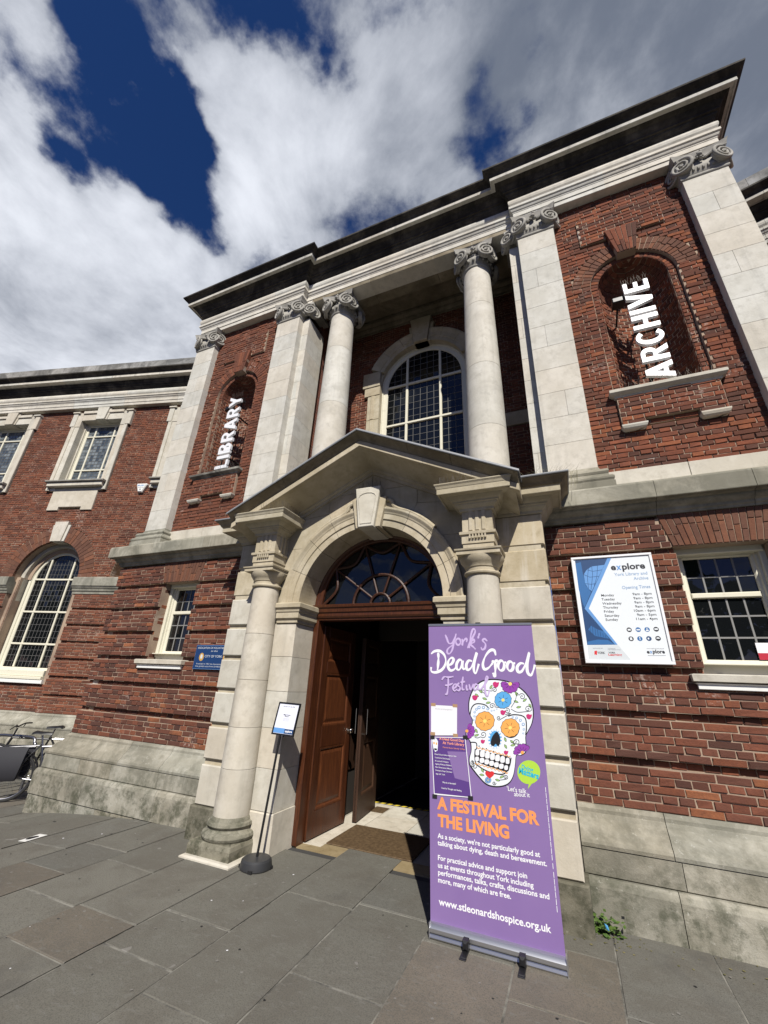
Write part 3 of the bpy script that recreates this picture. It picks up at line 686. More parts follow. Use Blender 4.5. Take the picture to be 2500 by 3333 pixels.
for s in (-1, 1):
    for a, e in ((4.165, 4.67), (2.015, 2.53)):
        x0, x1 = sorted((s * a, s * e)); p = pilaster(x0, x1, .09, .40); ionic((x0 + x1) / 2, .09, .2525, .3, 8.03, p)
    x0, x1 = sorted((s * 1.872, s * 2.02)); p = pilaster(x0, x1, .222, .75, False)
    b = MB(); cxx = s * 1.872   # half capital of the return pier
    b.box(min(s * 1.82, s * 2.0), max(s * 1.82, s * 2.0), .19, .8, 8.39, 8.46, .004); volute(b, (s * 1.86, .165, 8.23), Vector((0, 0, 1)).cross(Vector((-s * .42, -.9, 0)).normalized()), Vector((-s * .42, -.9, 0)).normalized(), .12, -s)
    volute(b, (s * 1.82, .27, 8.23), Vector((0, 0, 1)).cross(Vector((-s * .9, -.42, 0)).normalized()), Vector((-s * .9, -.42, 0)).normalized(), .12, s); b.build('capital', 'capital_stone', p, True, angle=50)

# ---- upper columns
def drum_column(cx, cy, joints, rf, name, mat, seg=44):
    core = MB().lathe(cx, cy, [(rf(joints[0]) - .006, joints[0]), (rf(joints[-1]) - .006, joints[-1])], 32).build(name, mat, B, True)
    for a, e in zip(joints[:-1], joints[1:]):
        n = 6; pr = [(rf(a) - .003, a + .0015)] + [(rf(a + (e - a) * i / n), a + .003 + (e - a - .006) * i / n) for i in range(n + 1)] + [(rf(e) - .003, e - .0015)]
        MB().lathe(cx, cy, pr, seg, vary(.05)).build('shaft_drum', mat, core, True)
    return core
def taper(z0, z1, r0, r1):
    def f(z): t = max(0, min(1, (z - z0) / (z1 - z0))); return r0 - (r0 - r1) * (t ** 1.7)
    return f
for s in (-1, 1):
    c = drum_column(s * 1.30, .51, [3.95, 4.86, 5.95, 7.2, 8.025], taper(3.95, 8.03, .268, .222), 'column', 'portland')
    MB().lathe(s * 1.30, .51, [(.36, 3.70), (.36, 3.76), (.35, 3.77), (.37, 3.80), (.35, 3.83), (.31, 3.84), (.31, 3.86), (.325, 3.88), (.30, 3.91), (.275, 3.93), (.268, 3.955)], 44).build('base', 'band_stone', c, True)
    ionic(s * 1.30, .51 - .235, .235, .3, 8.03, c, .222, True)

# ---- entablature
EP = [(-4.67, 3.2), (-4.67, .09), (-2.015, .09), (-2.015, .22), (2.015, .22), (2.015, .09), (4.67, .09), (4.67, 3.2)]
ent = MB().sweep(EP, [(-.3, 8.48), (-.01, 8.48), (.0, 8.75), (.0, 8.8), (.03, 8.97), (.10, 9.15), (.27, 9.235), (.27, 9.27), (.36, 9.38), (-.3, 9.44)]).build('entablature', 'cornice_soot_shade', B)
ENT = dict(architrave=([(-.28, 8.462), (.002, 8.462), (.005, 8.466), (.005, 8.545), (.006, 8.549), (.018, 8.551), (.018, 8.635), (.024, 8.64), (.026, 8.655), (.04, 8.668), (.05, 8.69), (.052, 8.705), (.066, 8.712), (.07, 8.716), (.07, 8.765), (.05, 8.775), (-.1, 8.777)], 'portland'),
           frieze=([(-.1, 8.779), (.022, 8.781), (.05, 8.795), (.068, 8.825), (.075, 8.865), (.070, 8.905), (.052, 8.938), (.022, 8.955), (-.1, 8.957)], 'portland'),
           bed_mould=([(-.1, 8.959), (.04, 8.96), (.045, 8.99), (.055, 8.995), (.07, 9.02), (.095, 9.04), (.10, 9.075), (.125, 9.08), (.125, 9.115), (.15, 9.14), (.175, 9.18), (.18, 9.20), (-.1, 9.202)], 'cornice_soot_shade'),  # near-black holds the overhang's shade as well as soot
           corona=([(-.1, 9.204), (.19, 9.204), (.20, 9.218), (.28, 9.222), (.285, 9.212), (.303, 9.212), (.306, 9.216), (.306, 9.278), (.30, 9.284), (-.1, 9.286)], 'corona_stone'),
           cyma=([(-.1, 9.288), (.303, 9.288), (.31, 9.30), (.312, 9.312), (.325, 9.335), (.355, 9.358), (.385, 9.374), (.395, 9.384), (.402, 9.39), (.405, 9.42), (.395, 9.43), (-.35, 9.50)], 'cornice_soot_shade'))
def ent_runs(name, prof, mat, cuts_side, cuts_mid):
    for s in (-1, 1):
        cs = sorted([s * c for c in cuts_side]); xs = sorted([s * 4.67] + cs + [s * 2.015])
        for a, e in zip(xs[:-1], xs[1:]):
            path = [(a, .09), (e, .09)]
            if s < 0:
                if a == -4.67: path = [(-4.67, 3.2)] + path
                if e == -2.015: path = path + [(-2.015, .22), (-1.7 + .0, .22)]
            else:
                if e == 4.67: path = path + [(4.67, 3.2)]
                if a == 2.015: path = [(1.7, .22), (2.015, .22)] + path
            MB().sweep(path, prof, vary(.1)).build(name, mat, ent)
    xs = [-1.7] + cuts_mid + [1.7]
    for a, e in zip(xs[:-1], xs[1:]): MB().sweep([(a, .22), (e, .22)], prof, vary(.1)).build(name, mat, ent)
ent_runs('architrave', *ENT['architrave'], [3.3], [-.62, .62]); ent_runs('frieze', *ENT['frieze'], [2.7, 3.6], [-1.0, .1, 1.1]); ent_runs('bed_mould', *ENT['bed_mould'], [3.1, 3.9], [-.7, .5])
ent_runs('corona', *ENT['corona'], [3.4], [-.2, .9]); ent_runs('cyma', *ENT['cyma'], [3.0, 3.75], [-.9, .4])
# soffit over the loggia
so = MB()
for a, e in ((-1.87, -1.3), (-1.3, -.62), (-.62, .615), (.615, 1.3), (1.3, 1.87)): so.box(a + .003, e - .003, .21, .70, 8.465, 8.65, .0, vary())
so.build('loggia_soffit', 'sandstone_dark', B)  # darker stone puts the loggia's deep shade into the colour, with soot

# ================================================================== windows
def glass_pane(F, pts, n, parent, mat, tint):
    cu = sum(p[0] for p in pts) / len(pts); cw = sum(p[1] for p in pts) / len(pts); a, b_ = random.gauss(0, .012), random.gauss(0, .012)
    v = [F.p(u, w, n + a * (u - cu) + b_ * (w - cw)) for u, w in pts] + [F.p(u, w, n - .006) for u, w in pts]; k = len(pts)
    piece('pane', v, [tuple(range(k))] + [(i, (i + 1) % k, k + (i + 1) % k, k + i) for i in range(k)], tint, parent, mat)
def window(F, cu, n, half, z0, z1, mulls, trans, cells, name='window', arch=False, fw=.06, gmat='window_glass', tints=None, came='came', cw_=.008, paint_='cream_paint', bar=.034, bands=None):
    """frame, glazing bars, leaded panes. mulls: offsets from cu; trans: heights; cells: pane size (w, h); arch: semicircle of radius half on top of z1"""
    gh = half - fw
    outline = lambda r: ([(cu - r, z0 - (r - gh)), (cu + r, z0 - (r - gh))] + arc(cu, z1, r, 0, 180, 28)) if arch else [(cu - r, z0 - (r - gh)), (cu + r, z0 - (r - gh)), (cu + r, z1 + (r - gh)), (cu - r, z1 + (r - gh))]
    fr = MB(); steps = [(half + .06, -.1), (half + .06, .05), (half - .005, .05), (half - .012, .028), (gh + .012, .026), (gh, .012), (gh, -.03)]
    rings = [[F.p(u, w, n + d) for u, w in outline(r)] for r, d in steps]; k = len(rings[0])
    fr.add([p for r in rings for p in r], [(i * k + j, i * k + (j + 1) % k, (i + 1) * k + (j + 1) % k, (i + 1) * k + j) for i in range(len(rings) - 1) for j in range(k)])
    root = fr.build(name, paint_, B)
    ext = lambda u: z1 + math.sqrt(max(0, gh * gh - (u - cu) ** 2)) if arch else z1
    wid = lambda w: math.sqrt(max(0, gh * gh - max(0, w - z1) ** 2)) if arch else gh
    for m_ in mulls: MB().fbox(F, cu + m_ - bar / 2, cu + m_ + bar / 2, z0, ext(cu + m_), n + .03, n - .02, .008).build('glazing_bar', paint_, root)
    for t in trans: MB().fbox(F, cu - wid(t), cu + wid(t), t - bar / 2, t + bar / 2, n + .034, n - .02, .008).build('glazing_bar', paint_, root)
    top = z1 + gh if arch else z1
    us = [-gh] + sorted(mulls) + [gh]; ws = [z0] + sorted(trans) + [top]; cm = MB()
    for a, e in zip(us[:-1], us[1:]):
        for c, d in zip(ws[:-1], ws[1:]):
            nx = max(1, round((e - a) / cells[0])); nz = max(1, round((d - c) / cells[1]))
            for i in range(nx):
                for j in range(nz):
                    u0, u1 = cu + a + (e - a) * i / nx, cu + a + (e - a) * (i + 1) / nx; w0, w1 = c + (d - c) * j / nz, c + (d - c) * (j + 1) / nz
                    q = [(u0, w0), (u1, w0), (u1, w1), (u0, w1)]
                    if arch:
                        ins = [(u - cu) ** 2 + max(0, w - z1) ** 2 <= (gh + .002) ** 2 for u, w in q]
                        if not any(ins): continue
                        for t, (u, w) in enumerate(q):
                            if not ins[t]: v = Vector((u - cu, w - z1)); v = v.normalized() * (gh + .004); q[t] = (cu + v.x, z1 + v.y)
                    glass_pane(F, q, n, root, gmat, random.choice(tints) if tints else (1, 1, 1))
            for i in range(1, nx):
                u = cu + a + (e - a) * i / nx; hi = min(d, ext(u))
                if hi > c + .02: cm.fbox(F, u - cw_ / 2, u + cw_ / 2, c, hi, n + .006, n - .004, .002)
            for j in range(1, nz):
                w = c + (d - c) * j / nz; m_ = wid(w); l, r = max(a, -m_), min(e, m_)
                if r > l + .02: cm.fbox(F, cu + l, cu + r, w - cw_ / 2, w + cw_ / 2, n + .0055, n - .004, .002)
    cm.build('lead_cames', came, root)
    bk = MB(); bk.fbox(F, cu - half, cu + half, z0 - .03, top + .03, n - .30, n - .32, 0); bk.build('dark_room', 'interior', root)
    return root
# ground floor sashes of the pavilion
for s in (-1, 1):
    cx = s * 3.38
    w = window(PAV, cx, -.25, .30, 1.885, 2.807, [], [2.45], (.13, .178), 'sash_window', False, .04, 'window_glass', None, 'came_light', .016, 'cream_paint', .05)
    MB().box(cx - .35, cx + .35, .17, .27, 1.755, 1.845, .006).build('bottom_rail', 'cream_paint', w)
    MB().box(cx - .35, cx + .35, .10, .2, 1.835, 1.848, .003).build('rail_bead', 'cream_paint', w)
    for e in (-1, 1): MB().box(cx + e * .345 - .03, cx + e * .345 + .03, .16, .3, 1.80, 2.93, .006).build('box_frame', 'cream_paint', w)
    MB().box(cx - .35, cx + .35, .14, .3, 2.83, 2.90, .008).build('head_rail', 'cream_paint', w)
    x0, x1 = cx - .40, cx + .40
    MB().sweep([(x0, .2), (x0, 0), (x1, 0), (x1, .2)], [(-.25, 1.69), (.055, 1.69), (.065, 1.695), (.07, 1.745), (.055, 1.752), (-.25, 1.77)], vary()).build('sill', 'limestone', w)
    MB().sweep([(x0, .2), (x0, 0), (x1, 0), (x1, .2)], [(-.1, 1.632), (.028, 1.632), (.032, 1.636), (.032, 1.668), (.05, 1.682), (-.1, 1.688)]).build('sill_drip', 'white_paint', w)
    if s > 0:
        st = MB().box(3.49, 3.64, .228, .230, 1.89, 2.03).build('window_sticker', 'paper_white', w); MB().box(3.49, 3.64, .2255, .2275, 1.89, 1.945).build('sticker_band', 'ink_crimson', w)

# ================================================================== entrance porch
YW = -.40
def porch():
    pw = MB()
    for s in (-1, 1): pw.box(min(s * .95, s * 1.885), max(s * .95, s * 1.885), YW + .035, .25, .02, 3.42)
    pw.prism(PAV, arc(0, 2.40, 1.0, 0, 180, 30) + [(-1.86, 2.40), (-1.86, 3.2), (0, 4.1), (1.86, 3.2), (1.86, 2.40)], .05, .39)
    pw = pw.build('porch_wall', 'sandstone', B)
    for s in (-1, 1):
        so_ = lambda a, b: (min(s * a, s * b), max(s * a, s * b))
        # quoin pier
        qx = so_(1.44, 1.895)
        MB().box(*so_(1.44, 1.925), YW - .03, .02, -.1, .293, .012, (.62, .61, .57)).build('quoin_block', 'plinth_stone', pw)
        MB().box(*qx, YW, .02, .298, .665, .010, vary()).build('quoin_block', 'limestone' if s < 0 else 'limestone', pw)
        for k in range(7):
            z0, z1 = ZK[k], (ZK[k] + .315 if k < 6 else 3.205)
            MB().box(*qx, YW, .02, z0, z1, .012, vary(.06)).build('quoin_block', 'limestone' if k < 5 else ('streaked_stone' if s > 0 else 'sandstone'), pw)
        # jamb pier
        for z0, z1 in ((.345, .71), (.71, 1.08), (1.08, 1.44), (1.44, 1.80), (1.80, 2.165)):
            MB().box(*so_(.873, 1.45), YW - .002, .02, z0 + .0015, z1 - .0015, .0025, vary(.05)).build('jamb_block', 'limestone', pw)
        MB().box(*so_(.853, 1.45), YW - .02, .02, -.05, .343, .01, vary(.05)).build('jamb_base', 'limestone', pw)
        IMP = [(-.05, 2.168), (.012, 2.168), (.02, 2.175), (.02, 2.205), (.04, 2.222), (.045, 2.225), (.045, 2.285), (.055, 2.295), (.06, 2.32), (.078, 2.338), (.082, 2.342), (.082, 2.385), (.07, 2.398), (-.05, 2.399)]
        path = [(.873, .01), (.873, YW), (1.14, YW)] if s > 0 else [(-1.14, YW), (-.873, YW), (-.873, .01)]
        MB().sweep(path, IMP).build('impost', 'sandstone', pw)
        # spandrel stones
        g = .0018
        def S(pts, nn=.40): 
            pts = [(s * u, w) for u, w in pts]; MB().prism(PAV, pts if s > 0 else pts[::-1], .3, nn, vary(.06), .002).build('ashlar_block', 'sandstone', pw)
        A = lambda a0, a1: arc(0, 2.40, 1.095, a0, a1, 6)
        S(A(38 - .1, .1) + [(1.44, 2.402), (1.44, 3.074), (.87, 3.074)][0:2] + [(.872, 3.074)])
        S([(1.44, 3.078), (1.44, 3.42), (.585, 3.60)][0:2] + [(.585, 3.50), (.52, 3.375)] + A(61.9, 38.1))
        S([(.583, 3.504), (.583, 3.738), (.004, 3.738)] + [(.004, 3.497)] + A(89.9, 62.1) + [(.519, 3.375)])
        S([(.587, 3.504), (1.44, 3.424), (.82, 3.738), (.587, 3.738)])
        S([(.004, 3.742), (.80, 3.742), (.004, 4.12)])
        # ogee ear of the archivolt
        ear = smooth_path([(.80, 3.16), (.66, 3.29), (.50, 3.395), (.38, 3.44), (.31, 3.49), (.285, 3.55), (.25, 3.575), (.21, 3.578)], 5)
        b = MB(); b.tube([PAV.p(s * p.x, p.y, .425) for p in ear], .026, 8)
        b.prism(PAV, [(s * p.x, p.y) for p in ear] + [(s * .20, 3.47)] + [(s * u, w) for u, w in arc(0, 2.40, 1.06, 80, 43, 8)], .3, .415)
        b.build('archivolt_ear', 'sandstone', pw)
    # archivolt
    prof = [(.873, .0), (.873, .402), (.876, .405), (.952, .405), (.957, .41), (.96, .420), (1.02, .420), (1.03, .427), (1.045, .432), (1.07, .448), (1.078, .452), (1.10, .452), (1.10, .38), (1.02, .30)]
    js = [0, 22, 44, 62, 84, 96, 118, 136, 158, 180]
    for a0, a1 in zip(js[:-1], js[1:]):
        b = MB(); n = 8; g = .12; m = len(prof)
        v = [PAV.p(r * math.cos(math.radians(t)), 2.40 + r * math.sin(math.radians(t)), d) for t in [a0 + g + (a1 - a0 - 2 * g) * i / n for i in range(n + 1)] for r, d in prof]
        b.add(v, [(i * m + j, (i + 1) * m + j, (i + 1) * m + j + 1, i * m + j + 1) for i in range(n) for j in range(m - 1)] + [tuple(range(m)), tuple(range(n * m, (n + 1) * m))], vary(.05)); b.build('voussoir', 'sandstone', pw)
    # keystone
    k = MB(); k.prism(PAV, [(-.155, 3.235), (.155, 3.235), (.225, 3.61), (-.225, 3.61)], .05, .47, vary(.03), .006)
    ks = k.build('keystone', 'sandstone', pw)
    k = MB(); k.prism(PAV, [(-.098, 3.225), (.098, 3.225), (.163, 3.735), (-.163, 3.735)], .05, .525, (1.05, 1.06, 1.06), .008)
    k.tube([PAV.p(u, w, .527) for u, w in [(-.068, 3.265), (.068, 3.265), (.115, 3.60)] + [(.115 * math.cos(t), 3.60 + .06 * math.sin(t)) for t in (.5, 1.0, 1.57, 2.1, 2.6)] + [(-.115, 3.60)]], .006, 6, (1, 1, 1), True); k.build('keystone_face', 'limestone', pw)
    spikes([(-.15, YW - .05, 3.737), (.15, YW - .05, 3.737)], pw, .12, .012)
    return pw
pw = porch()
# porch columns with their entablature blocks
for s in (-1, 1):
    cx, cy = s * 1.2985, -.49
    c = drum_column(cx, cy, [.298, .71, 1.085, 1.545, 2.03, 2.552], taper(.3, 2.55, .178, .152), 'porch_column', 'limestone', 40)
    bs = MB().sweep([(cx - .255, -.2), (cx - .255, cy - .255), (cx + .255, cy - .255), (cx + .255, -.2)], [(-.3, -.05), (.0, -.05), (.0, .095), (-.012, .125), (-.02, .13), (-.3, .132)], (.72, .71, .66)).build('plinth_pad', 'plinth_stone', c)
    MB().lathe(cx, cy, [(.235, .128), (.248, .14), (.256, .162), (.248, .186), (.232, .196), (.214, .20), (.203, .214), (.205, .226), (.213, .230), (.222, .245), (.215, .266), (.203, .272), (.194, .276), (.192, .29), (.179, .31)], 44, (.9, .9, .87)).build('base', 'plinth_stone' if s < 0 else 'limestone', c, True)
    MB().lathe(cx, cy, [(.15, 2.55), (.152, 2.565), (.172, 2.572), (.176, 2.585), (.170, 2.598), (.156, 2.602), (.156, 2.632), (.166, 2.64), (.17, 2.655), (.185, 2.675), (.204, 2.70), (.214, 2.73), (.216, 2.748)], 44).build('echinus', 'sandstone', c, True)
    MB().sweep([(cx - .19, -.3), (cx - .19, cy - .19), (cx + .19, cy - .19), (cx + .19, -.3)], [(-.15, 2.745), (.018, 2.745), (.018, 2.78), (.03, 2.785), (.034, 2.80), (-.15, 2.803)]).build('abacus', 'sandstone', c)
    hb = .156; e = MB()
    sq = lambda h: [(cx - h, -.39), (cx - h, cy - h), (cx + h, cy - h), (cx + h, -.39)]
    e.sweep(sq(.148), [(-.14, 2.80), (.0, 2.80), (.0, 2.866), (-.14, 2.867)]); e.sweep(sq(.150), [(-.14, 2.868), (.008, 2.868), (.008, 2.955), (.012, 2.957), (.026, 2.96), (.028, 2.985), (.015, 2.992), (-.14, 2.993)])
    e.sweep(sq(.150), [(-.14, 2.993), (.0, 2.993), (.0, 3.235), (-.14, 3.236)])
    eb = e.build('entablature_block', 'sandstone', c)
    for k in range(3):
        for F_, cc in ((PAV, cx), (Frame((cx - s * .150, 0, 0), (0, 1, 0), (-s, 0, 0)), cy + .02)):
            u = cc - .085 + .064 * k + (.021); nf = -(cy - .150) if F_ is PAV else 0.0
            MB().prism(F_, [(u - .024, 2.993), (u + .024, 2.993), (u + .024, 3.234), (u - .024, 3.234)], nf - .01, nf + .014, (1, 1, 1), .011).build('triglyph_rib', 'sandstone', eb)
    gt = MB()
    for k in range(6): gt.prism(PAV, [(cx - .082 + .03 * k, 2.915), (cx - .064 + .03 * k, 2.915), (cx - .067 + .03 * k, 2.955), (cx - .079 + .03 * k, 2.955)], .655, .672)
    gt.build('guttae', 'sandstone', eb)
    x = [(1.146, -.40), (1.146, -.645), (1.458, -.645), (1.458, -.40), (1.895, -.40), (1.895, .02)]
    if s < 0: x = [(-a, b) for a, b in x[::-1]]
    cor = MB().sweep(x, [(-.14, 3.205), (.0, 3.205), (.012, 3.21), (.016, 3.235), (.03, 3.245), (.05, 3.265), (.056, 3.28), (.07, 3.284), (.072, 3.298), (.092, 3.312), (.112, 3.336), (.118, 3.345), (.18, 3.348), (.185, 3.342), (.2, 3.342), (.202, 3.346), (.202, 3.398), (.206, 3.402), (.214, 3.425), (.226, 3.442), (.226, 3.452), (-.14, 3.462)], vary(.04)).build('cornice', 'sandstone', c)
    x2 = x[2:] if s > 0 else x[:-2]
    MB().sweep(x2, [(-.2, 3.40), (.205, 3.405), (.22, 3.415), (.235, 3.44), (.262, 3.468), (.278, 3.478), (.282, 3.49), (-.2, 3.492)], vary(.04)).build('cyma', 'sandstone_dark', cor)
    MB().sweep(x2, [(-.2, 3.493), (.288, 3.487), (.292, 3.495), (.288, 3.506), (-.2, 3.53)]).build('lead_flashing', 'lead', cor)
    spikes([(s * .97, -.83, 3.455), (s * .97, -.5, 3.455)], cor, .11, .014); spikes([(s * .97, -.82, 3.455), (s * 1.30, -.82, 3.455)], cor, .11, .014)
# pediment
ZR = lambda x: 4.145 - .49 * abs(x); CA = math.cos(math.atan(.49))
ped = MB().rake([-1.70, 0, 1.70], ZR, [(0, -.1), (.05, -.1), (.38, .012), (.38, .05), (.45, .12), (-.55, .15), (-.55, -.1)], YW, CA).build('pediment', 'sandstone', B)
XS = [-1.742, -1.0, -.45, 0, .45, 1.0, 1.742]
def rk(name, prof, mat, js, sm=False):
    for a, e in zip(js[:-1], js[1:]):
        xs = [a + .0015] + [q for q in (0,) if a < q < e] + [e - .0015]; MB().rake(xs, ZR, prof, YW, CA, vary(.05)).build(name, mat, ped)
rk('raking_bed_mould', [(-.02, -.165), (.02, -.165), (.024, -.13), (.04, -.122), (.05, -.115), (.056, -.085), (.085, -.055), (.09, -.03), (.105, -.022), (.108, -.003), (-.02, -.003)], 'sandstone', [-1.5, -.78, -.0005, .7, 1.5])
rk('raking_corona', [(.0, 0), (.395, 0), (.40, -.006), (.42, -.006), (.423, -.002), (.423, .056), (.418, .062), (.0, .062)], 'sandstone', [-1.742, -1.15, -.42, .78, 1.742])
rk('raking_cyma', [(.0, .064), (.425, .064), (.43, .075), (.445, .09), (.478, .112), (.505, .126), (.512, .132), (.512, .146), (.0, .147)], 'sandstone_dark', [-1.742, -.98, -.35, .62, 1.1, 1.742])
rk('lead_flashing', [(.0, .149), (.50, .146), (.525, .132), (.53, .14), (.522, .160), (-.6, .172), (-.6, .152)], 'lead', [-1.76, -.9, 0, .8, 1.76])

# ---- entrance: frame, fanlight, doors, lobby
def entrance():
    fr = MB()
    for s in (-1, 1): fr.box(min(s * .800, s * .868), max(s * .800, s * .868), -.04, .10, .0, 2.25, .008)
    rings = [(.872, -.05), (.872, .02 + .03), (.85, .055), (.83, .035), (.80, .03), (.79, .02), (.79, -.05)]
    v = [PAV.p(r * math.cos(math.radians(t)), 2.42 + r * math.sin(math.radians(t)), d) for t in range(0, 181, 5) for r, d in rings]; m = len(rings)
    fr.add(v, [(i * m + j, (i + 1) * m + j, (i + 1) * m + j + 1, i * m + j + 1) for i in range(36) for j in range(m - 1)])
    fr = fr.build('door_frame', 'mahogany', B)
    MB().sweep([(-.868, .0), (.868, .0)], [(-.08, 2.25), (.03, 2.25), (.035, 2.255), (.035, 2.27), (.05, 2.28), (.06, 2.30), (.06, 2.335), (.075, 2.345), (.08, 2.39), (.095, 2.40), (.10, 2.425), (.06, 2.44), (-.08, 2.44)]).build('transom', 'mahogany', fr)
    C0 = 2.435
    def bar(pts, r=.013): MB().tube([PAV.p(u, w, -.0 + .0) for u, w in pts], r, 6).build('fanlight_bar', 'fanlight_wood', fr)
    bar(arc(0, C0, .357, 0, 180, 24), .018); bar(arc(0, C0, .126, 0, 180, 14), .016)
    R0 = .785
    for a in (36, 72, 108, 144): bar([(.126 * math.cos(math.radians(a)), C0 + .126 * math.sin(math.radians(a))), ((R0 - .0) * math.cos(math.radians(a)), C0 + (R0 - .0) * math.sin(math.radians(a)))], .014)
    for a0, a1 in ((0, 36), (36, 72), (72, 108), (108, 144), (144, 180)):
        pts = []
        for i in range(15):
            t = i / 14; a = math.radians(a0 + (a1 - a0) * t); r = R0 + .0 - .15 * math.sin(math.pi * t); pts.append((r * math.cos(a), C0 + r * math.sin(a)))
        bar(pts, .018)
    # glass between the bars
    for a0, a1 in ((0, 36), (36, 72), (72, 108), (108, 144), (144, 180)):
        for r0, r1 in ((.01, .126), (.126, .357), (.357, .80)):
            q = arc(0, C0, r0, a0, a1, 4) + arc(0, C0, r1, a1, a0, 6); glass_pane(PAV, q, -.02, fr, 'window_glass', (1, 1, 1))
    return fr
fr = entrance()
def door_leaf(px_, py_, ang, wd, name, mat, kn=True, h=2.21, zb=.012, t=.05, kick=False):
    c, s_ = math.cos(ang), math.sin(ang); F = Frame((px_, py_, 0), (c, s_, 0), (s_, -c, 0))
    b = MB(); b.fbox(F, 0, wd, zb, h, .0, -.02, 0)
    root = b.build(name, mat, B)
    st = .115
    def mem(u0, u1, w0, w1, nm): MB().fbox(F, u0, u1, w0, w1, .018, -.038, .004, vary(.1)).build(nm, mat, root)
    mem(0, st, zb, h, 'stile'); mem(wd - st, wd, zb, h, 'stile')
    rails = [(zb, .26), (.86, 1.08), (1.66, 1.79), (2.08, h)]
    for a, e in rails: mem(st + .001, wd - st - .001, a, e, 'rail')
    for (a, e) in ((.26, .86), (1.08, 1.66), (1.79, 2.08)):
        P = MB(); u0, u1 = st, wd - st
        for sd in (1, -1):
            off = lambda d: .0 + d if sd > 0 else -.02 - d
            lv = [(0, .018), (.018, .016), (.03, .004), (.04, .003), (.075, .012), (.08, .012)]
            rr = [[F.p(u0 + q, a + q, off(d)), F.p(u1 - q, a + q, off(d)), F.p(u1 - q, e - q, off(d)), F.p(u0 + q, e - q, off(d))] for q, d in lv]
            P.add([p for r in rr for p in r], [(i * 4 + j, i * 4 + (j + 1) % 4, (i + 1) * 4 + (j + 1) % 4, (i + 1) * 4 + j) for i in range(len(rr) - 1) for j in range(4)] + [tuple(range(len(rr) * 4 - 4, len(rr) * 4))], (1.5, 1.55, 1.5))
        P.build('panel', mat, root)
    if kick: MB().fbox(F, .01, wd - .01, .03, .24, .0205, .0185, 0).build('kick_plate', 'black_plastic', root)
    if kn:
        for sd in (1, -1):
            n0 = .018 if sd > 0 else -.038; kb = MB(); c0 = F.p(wd - .06, 1.0, n0)
            kb.tube([c0, F.p(wd - .06, 1.0, n0 + sd * .006)], .034, 16); kb.tube([F.p(wd - .06, 1.0, n0 + sd * q) for q in (.006, .03, .036, .05, .062, .066)], [.011, .011, .024, .033, .028, .012], 16); kb.build('door_knob', 'chrome', root, True)
    return root
DL = math.radians(87.3)
door_leaf(-.795, .105, DL, .79, 'entrance_door', 'mahogany')
door_leaf(.795, .105, math.radians(180 - 87.3) + 0, .79, 'entrance_door', 'mahogany')
# inner lobby doors, dark with pull handles
di = door_leaf(-.73, 1.70, math.radians(-84), .74, 'lobby_door', 'dark_wood', False, 2.15, kick=True)
for (u, n) in ((.68, .07), (.68, -.09)):
    a = math.radians(-84); F = Frame((-.73, 1.70, 0), (math.cos(a), math.sin(a), 0), (math.sin(a), -math.cos(a), 0)); s_ = 1 if n > 0 else -1
    MB().tube([F.p(u, .95, n - s_ * .055), F.p(u, .95, n), F.p(u, 1.25, n), F.p(u, 1.25, n - s_ * .055)], .009, 8).build('pull_handle', 'chrome', di, True)
door_leaf(.73, 1.70, math.radians(180 + 84), .74, 'lobby_door', 'dark_wood', False, 2.15, kick=True)
lb = MB()
lb.box(-.98, -.90, .1, 6.5, 0, 3.4); lb.box(.90, .98, .1, 6.5, 0, 3.4); lb.box(-.98, .98, 6.5, 6.6, 0, 3.4); lb.box(-1, 1, .04, 6.5, 3.3, 3.4)
lb.box(-.90, -.745, 1.68, 1.80, 0, 3.3); lb.box(.745, .90, 1.68, 1.80, 0, 3.3); lb.box(-.9, .9, 1.68, 1.80, 2.2, 3.3)
lb.box(-.98, -.30, 4.0, 4.1, 0, 3.3)
lobby = lb.build('lobby_walls', 'interior', B)
for i in range(3):
    MB().box(-.898, -.885, .95 + .24 * i, 1.15 + .24 * i, .5, 1.7, .006).build('wall_panel', 'dark_wood', lobby)
# lobby floor, in slabs
lf = MB().box(-.9, .9, .20, 6.5, -.2, -.008).build('lobby_floor', 'lobby_floor', B)
for j, (y0, y1) in enumerate(((.93, 1.45), (1.45, 2.02))):
    for x0, x1 in ((-.86, -.5), (-.5, .02), (.02, .5), (.5, .86)): MB().box(x0 + .003, x1 - .003, y0 + .003, y1 - .003, -.02, 0.0, .0, vary(.12)).build('floor_slab', 'limestone', lf)
MB().box(-.86, -.59, .10, .93, -.02, .0, .0, vary()).build('floor_slab', 'limestone', lf); MB().box(.75, .86, .10, .93, -.02, .0, .0, vary()).build('floor_slab', 'limestone', lf)
MB().box(-.84, .84, -.02, .205, -.06, -.001, .0, (.62, .55, .42)).build('threshold', 'sandstone', lf)
MB().box(-.85, .85, 2.03, 6.4, -.02, -.004, .0, (.3, .3, .3)).build('floor_carpet', 'black_matte', lf)
ft = MB().box(-.85, .85, 1.96, 2.03, .0004, .0016).build('hazard_tape', 'black_matte', lf)
for i in range(16):
    x = -.85 + i * .107; MB().add([(x, 1.965, .0026), (x + .06, 1.965, .0026), (x + .09, 2.025, .0026), (x + .03, 2.025, .0026)], [(0, 1, 2, 3)]).build('tape_stripe', 'tape_yellow', ft)
nt_ = tag(MB().box(-.62 + .0, -.46, 3.985, 3.995, 1.36, 1.66).build('lobby_notice', 'paper_white'), 'white fire notice on the dark wall inside the entrance', 'notice')
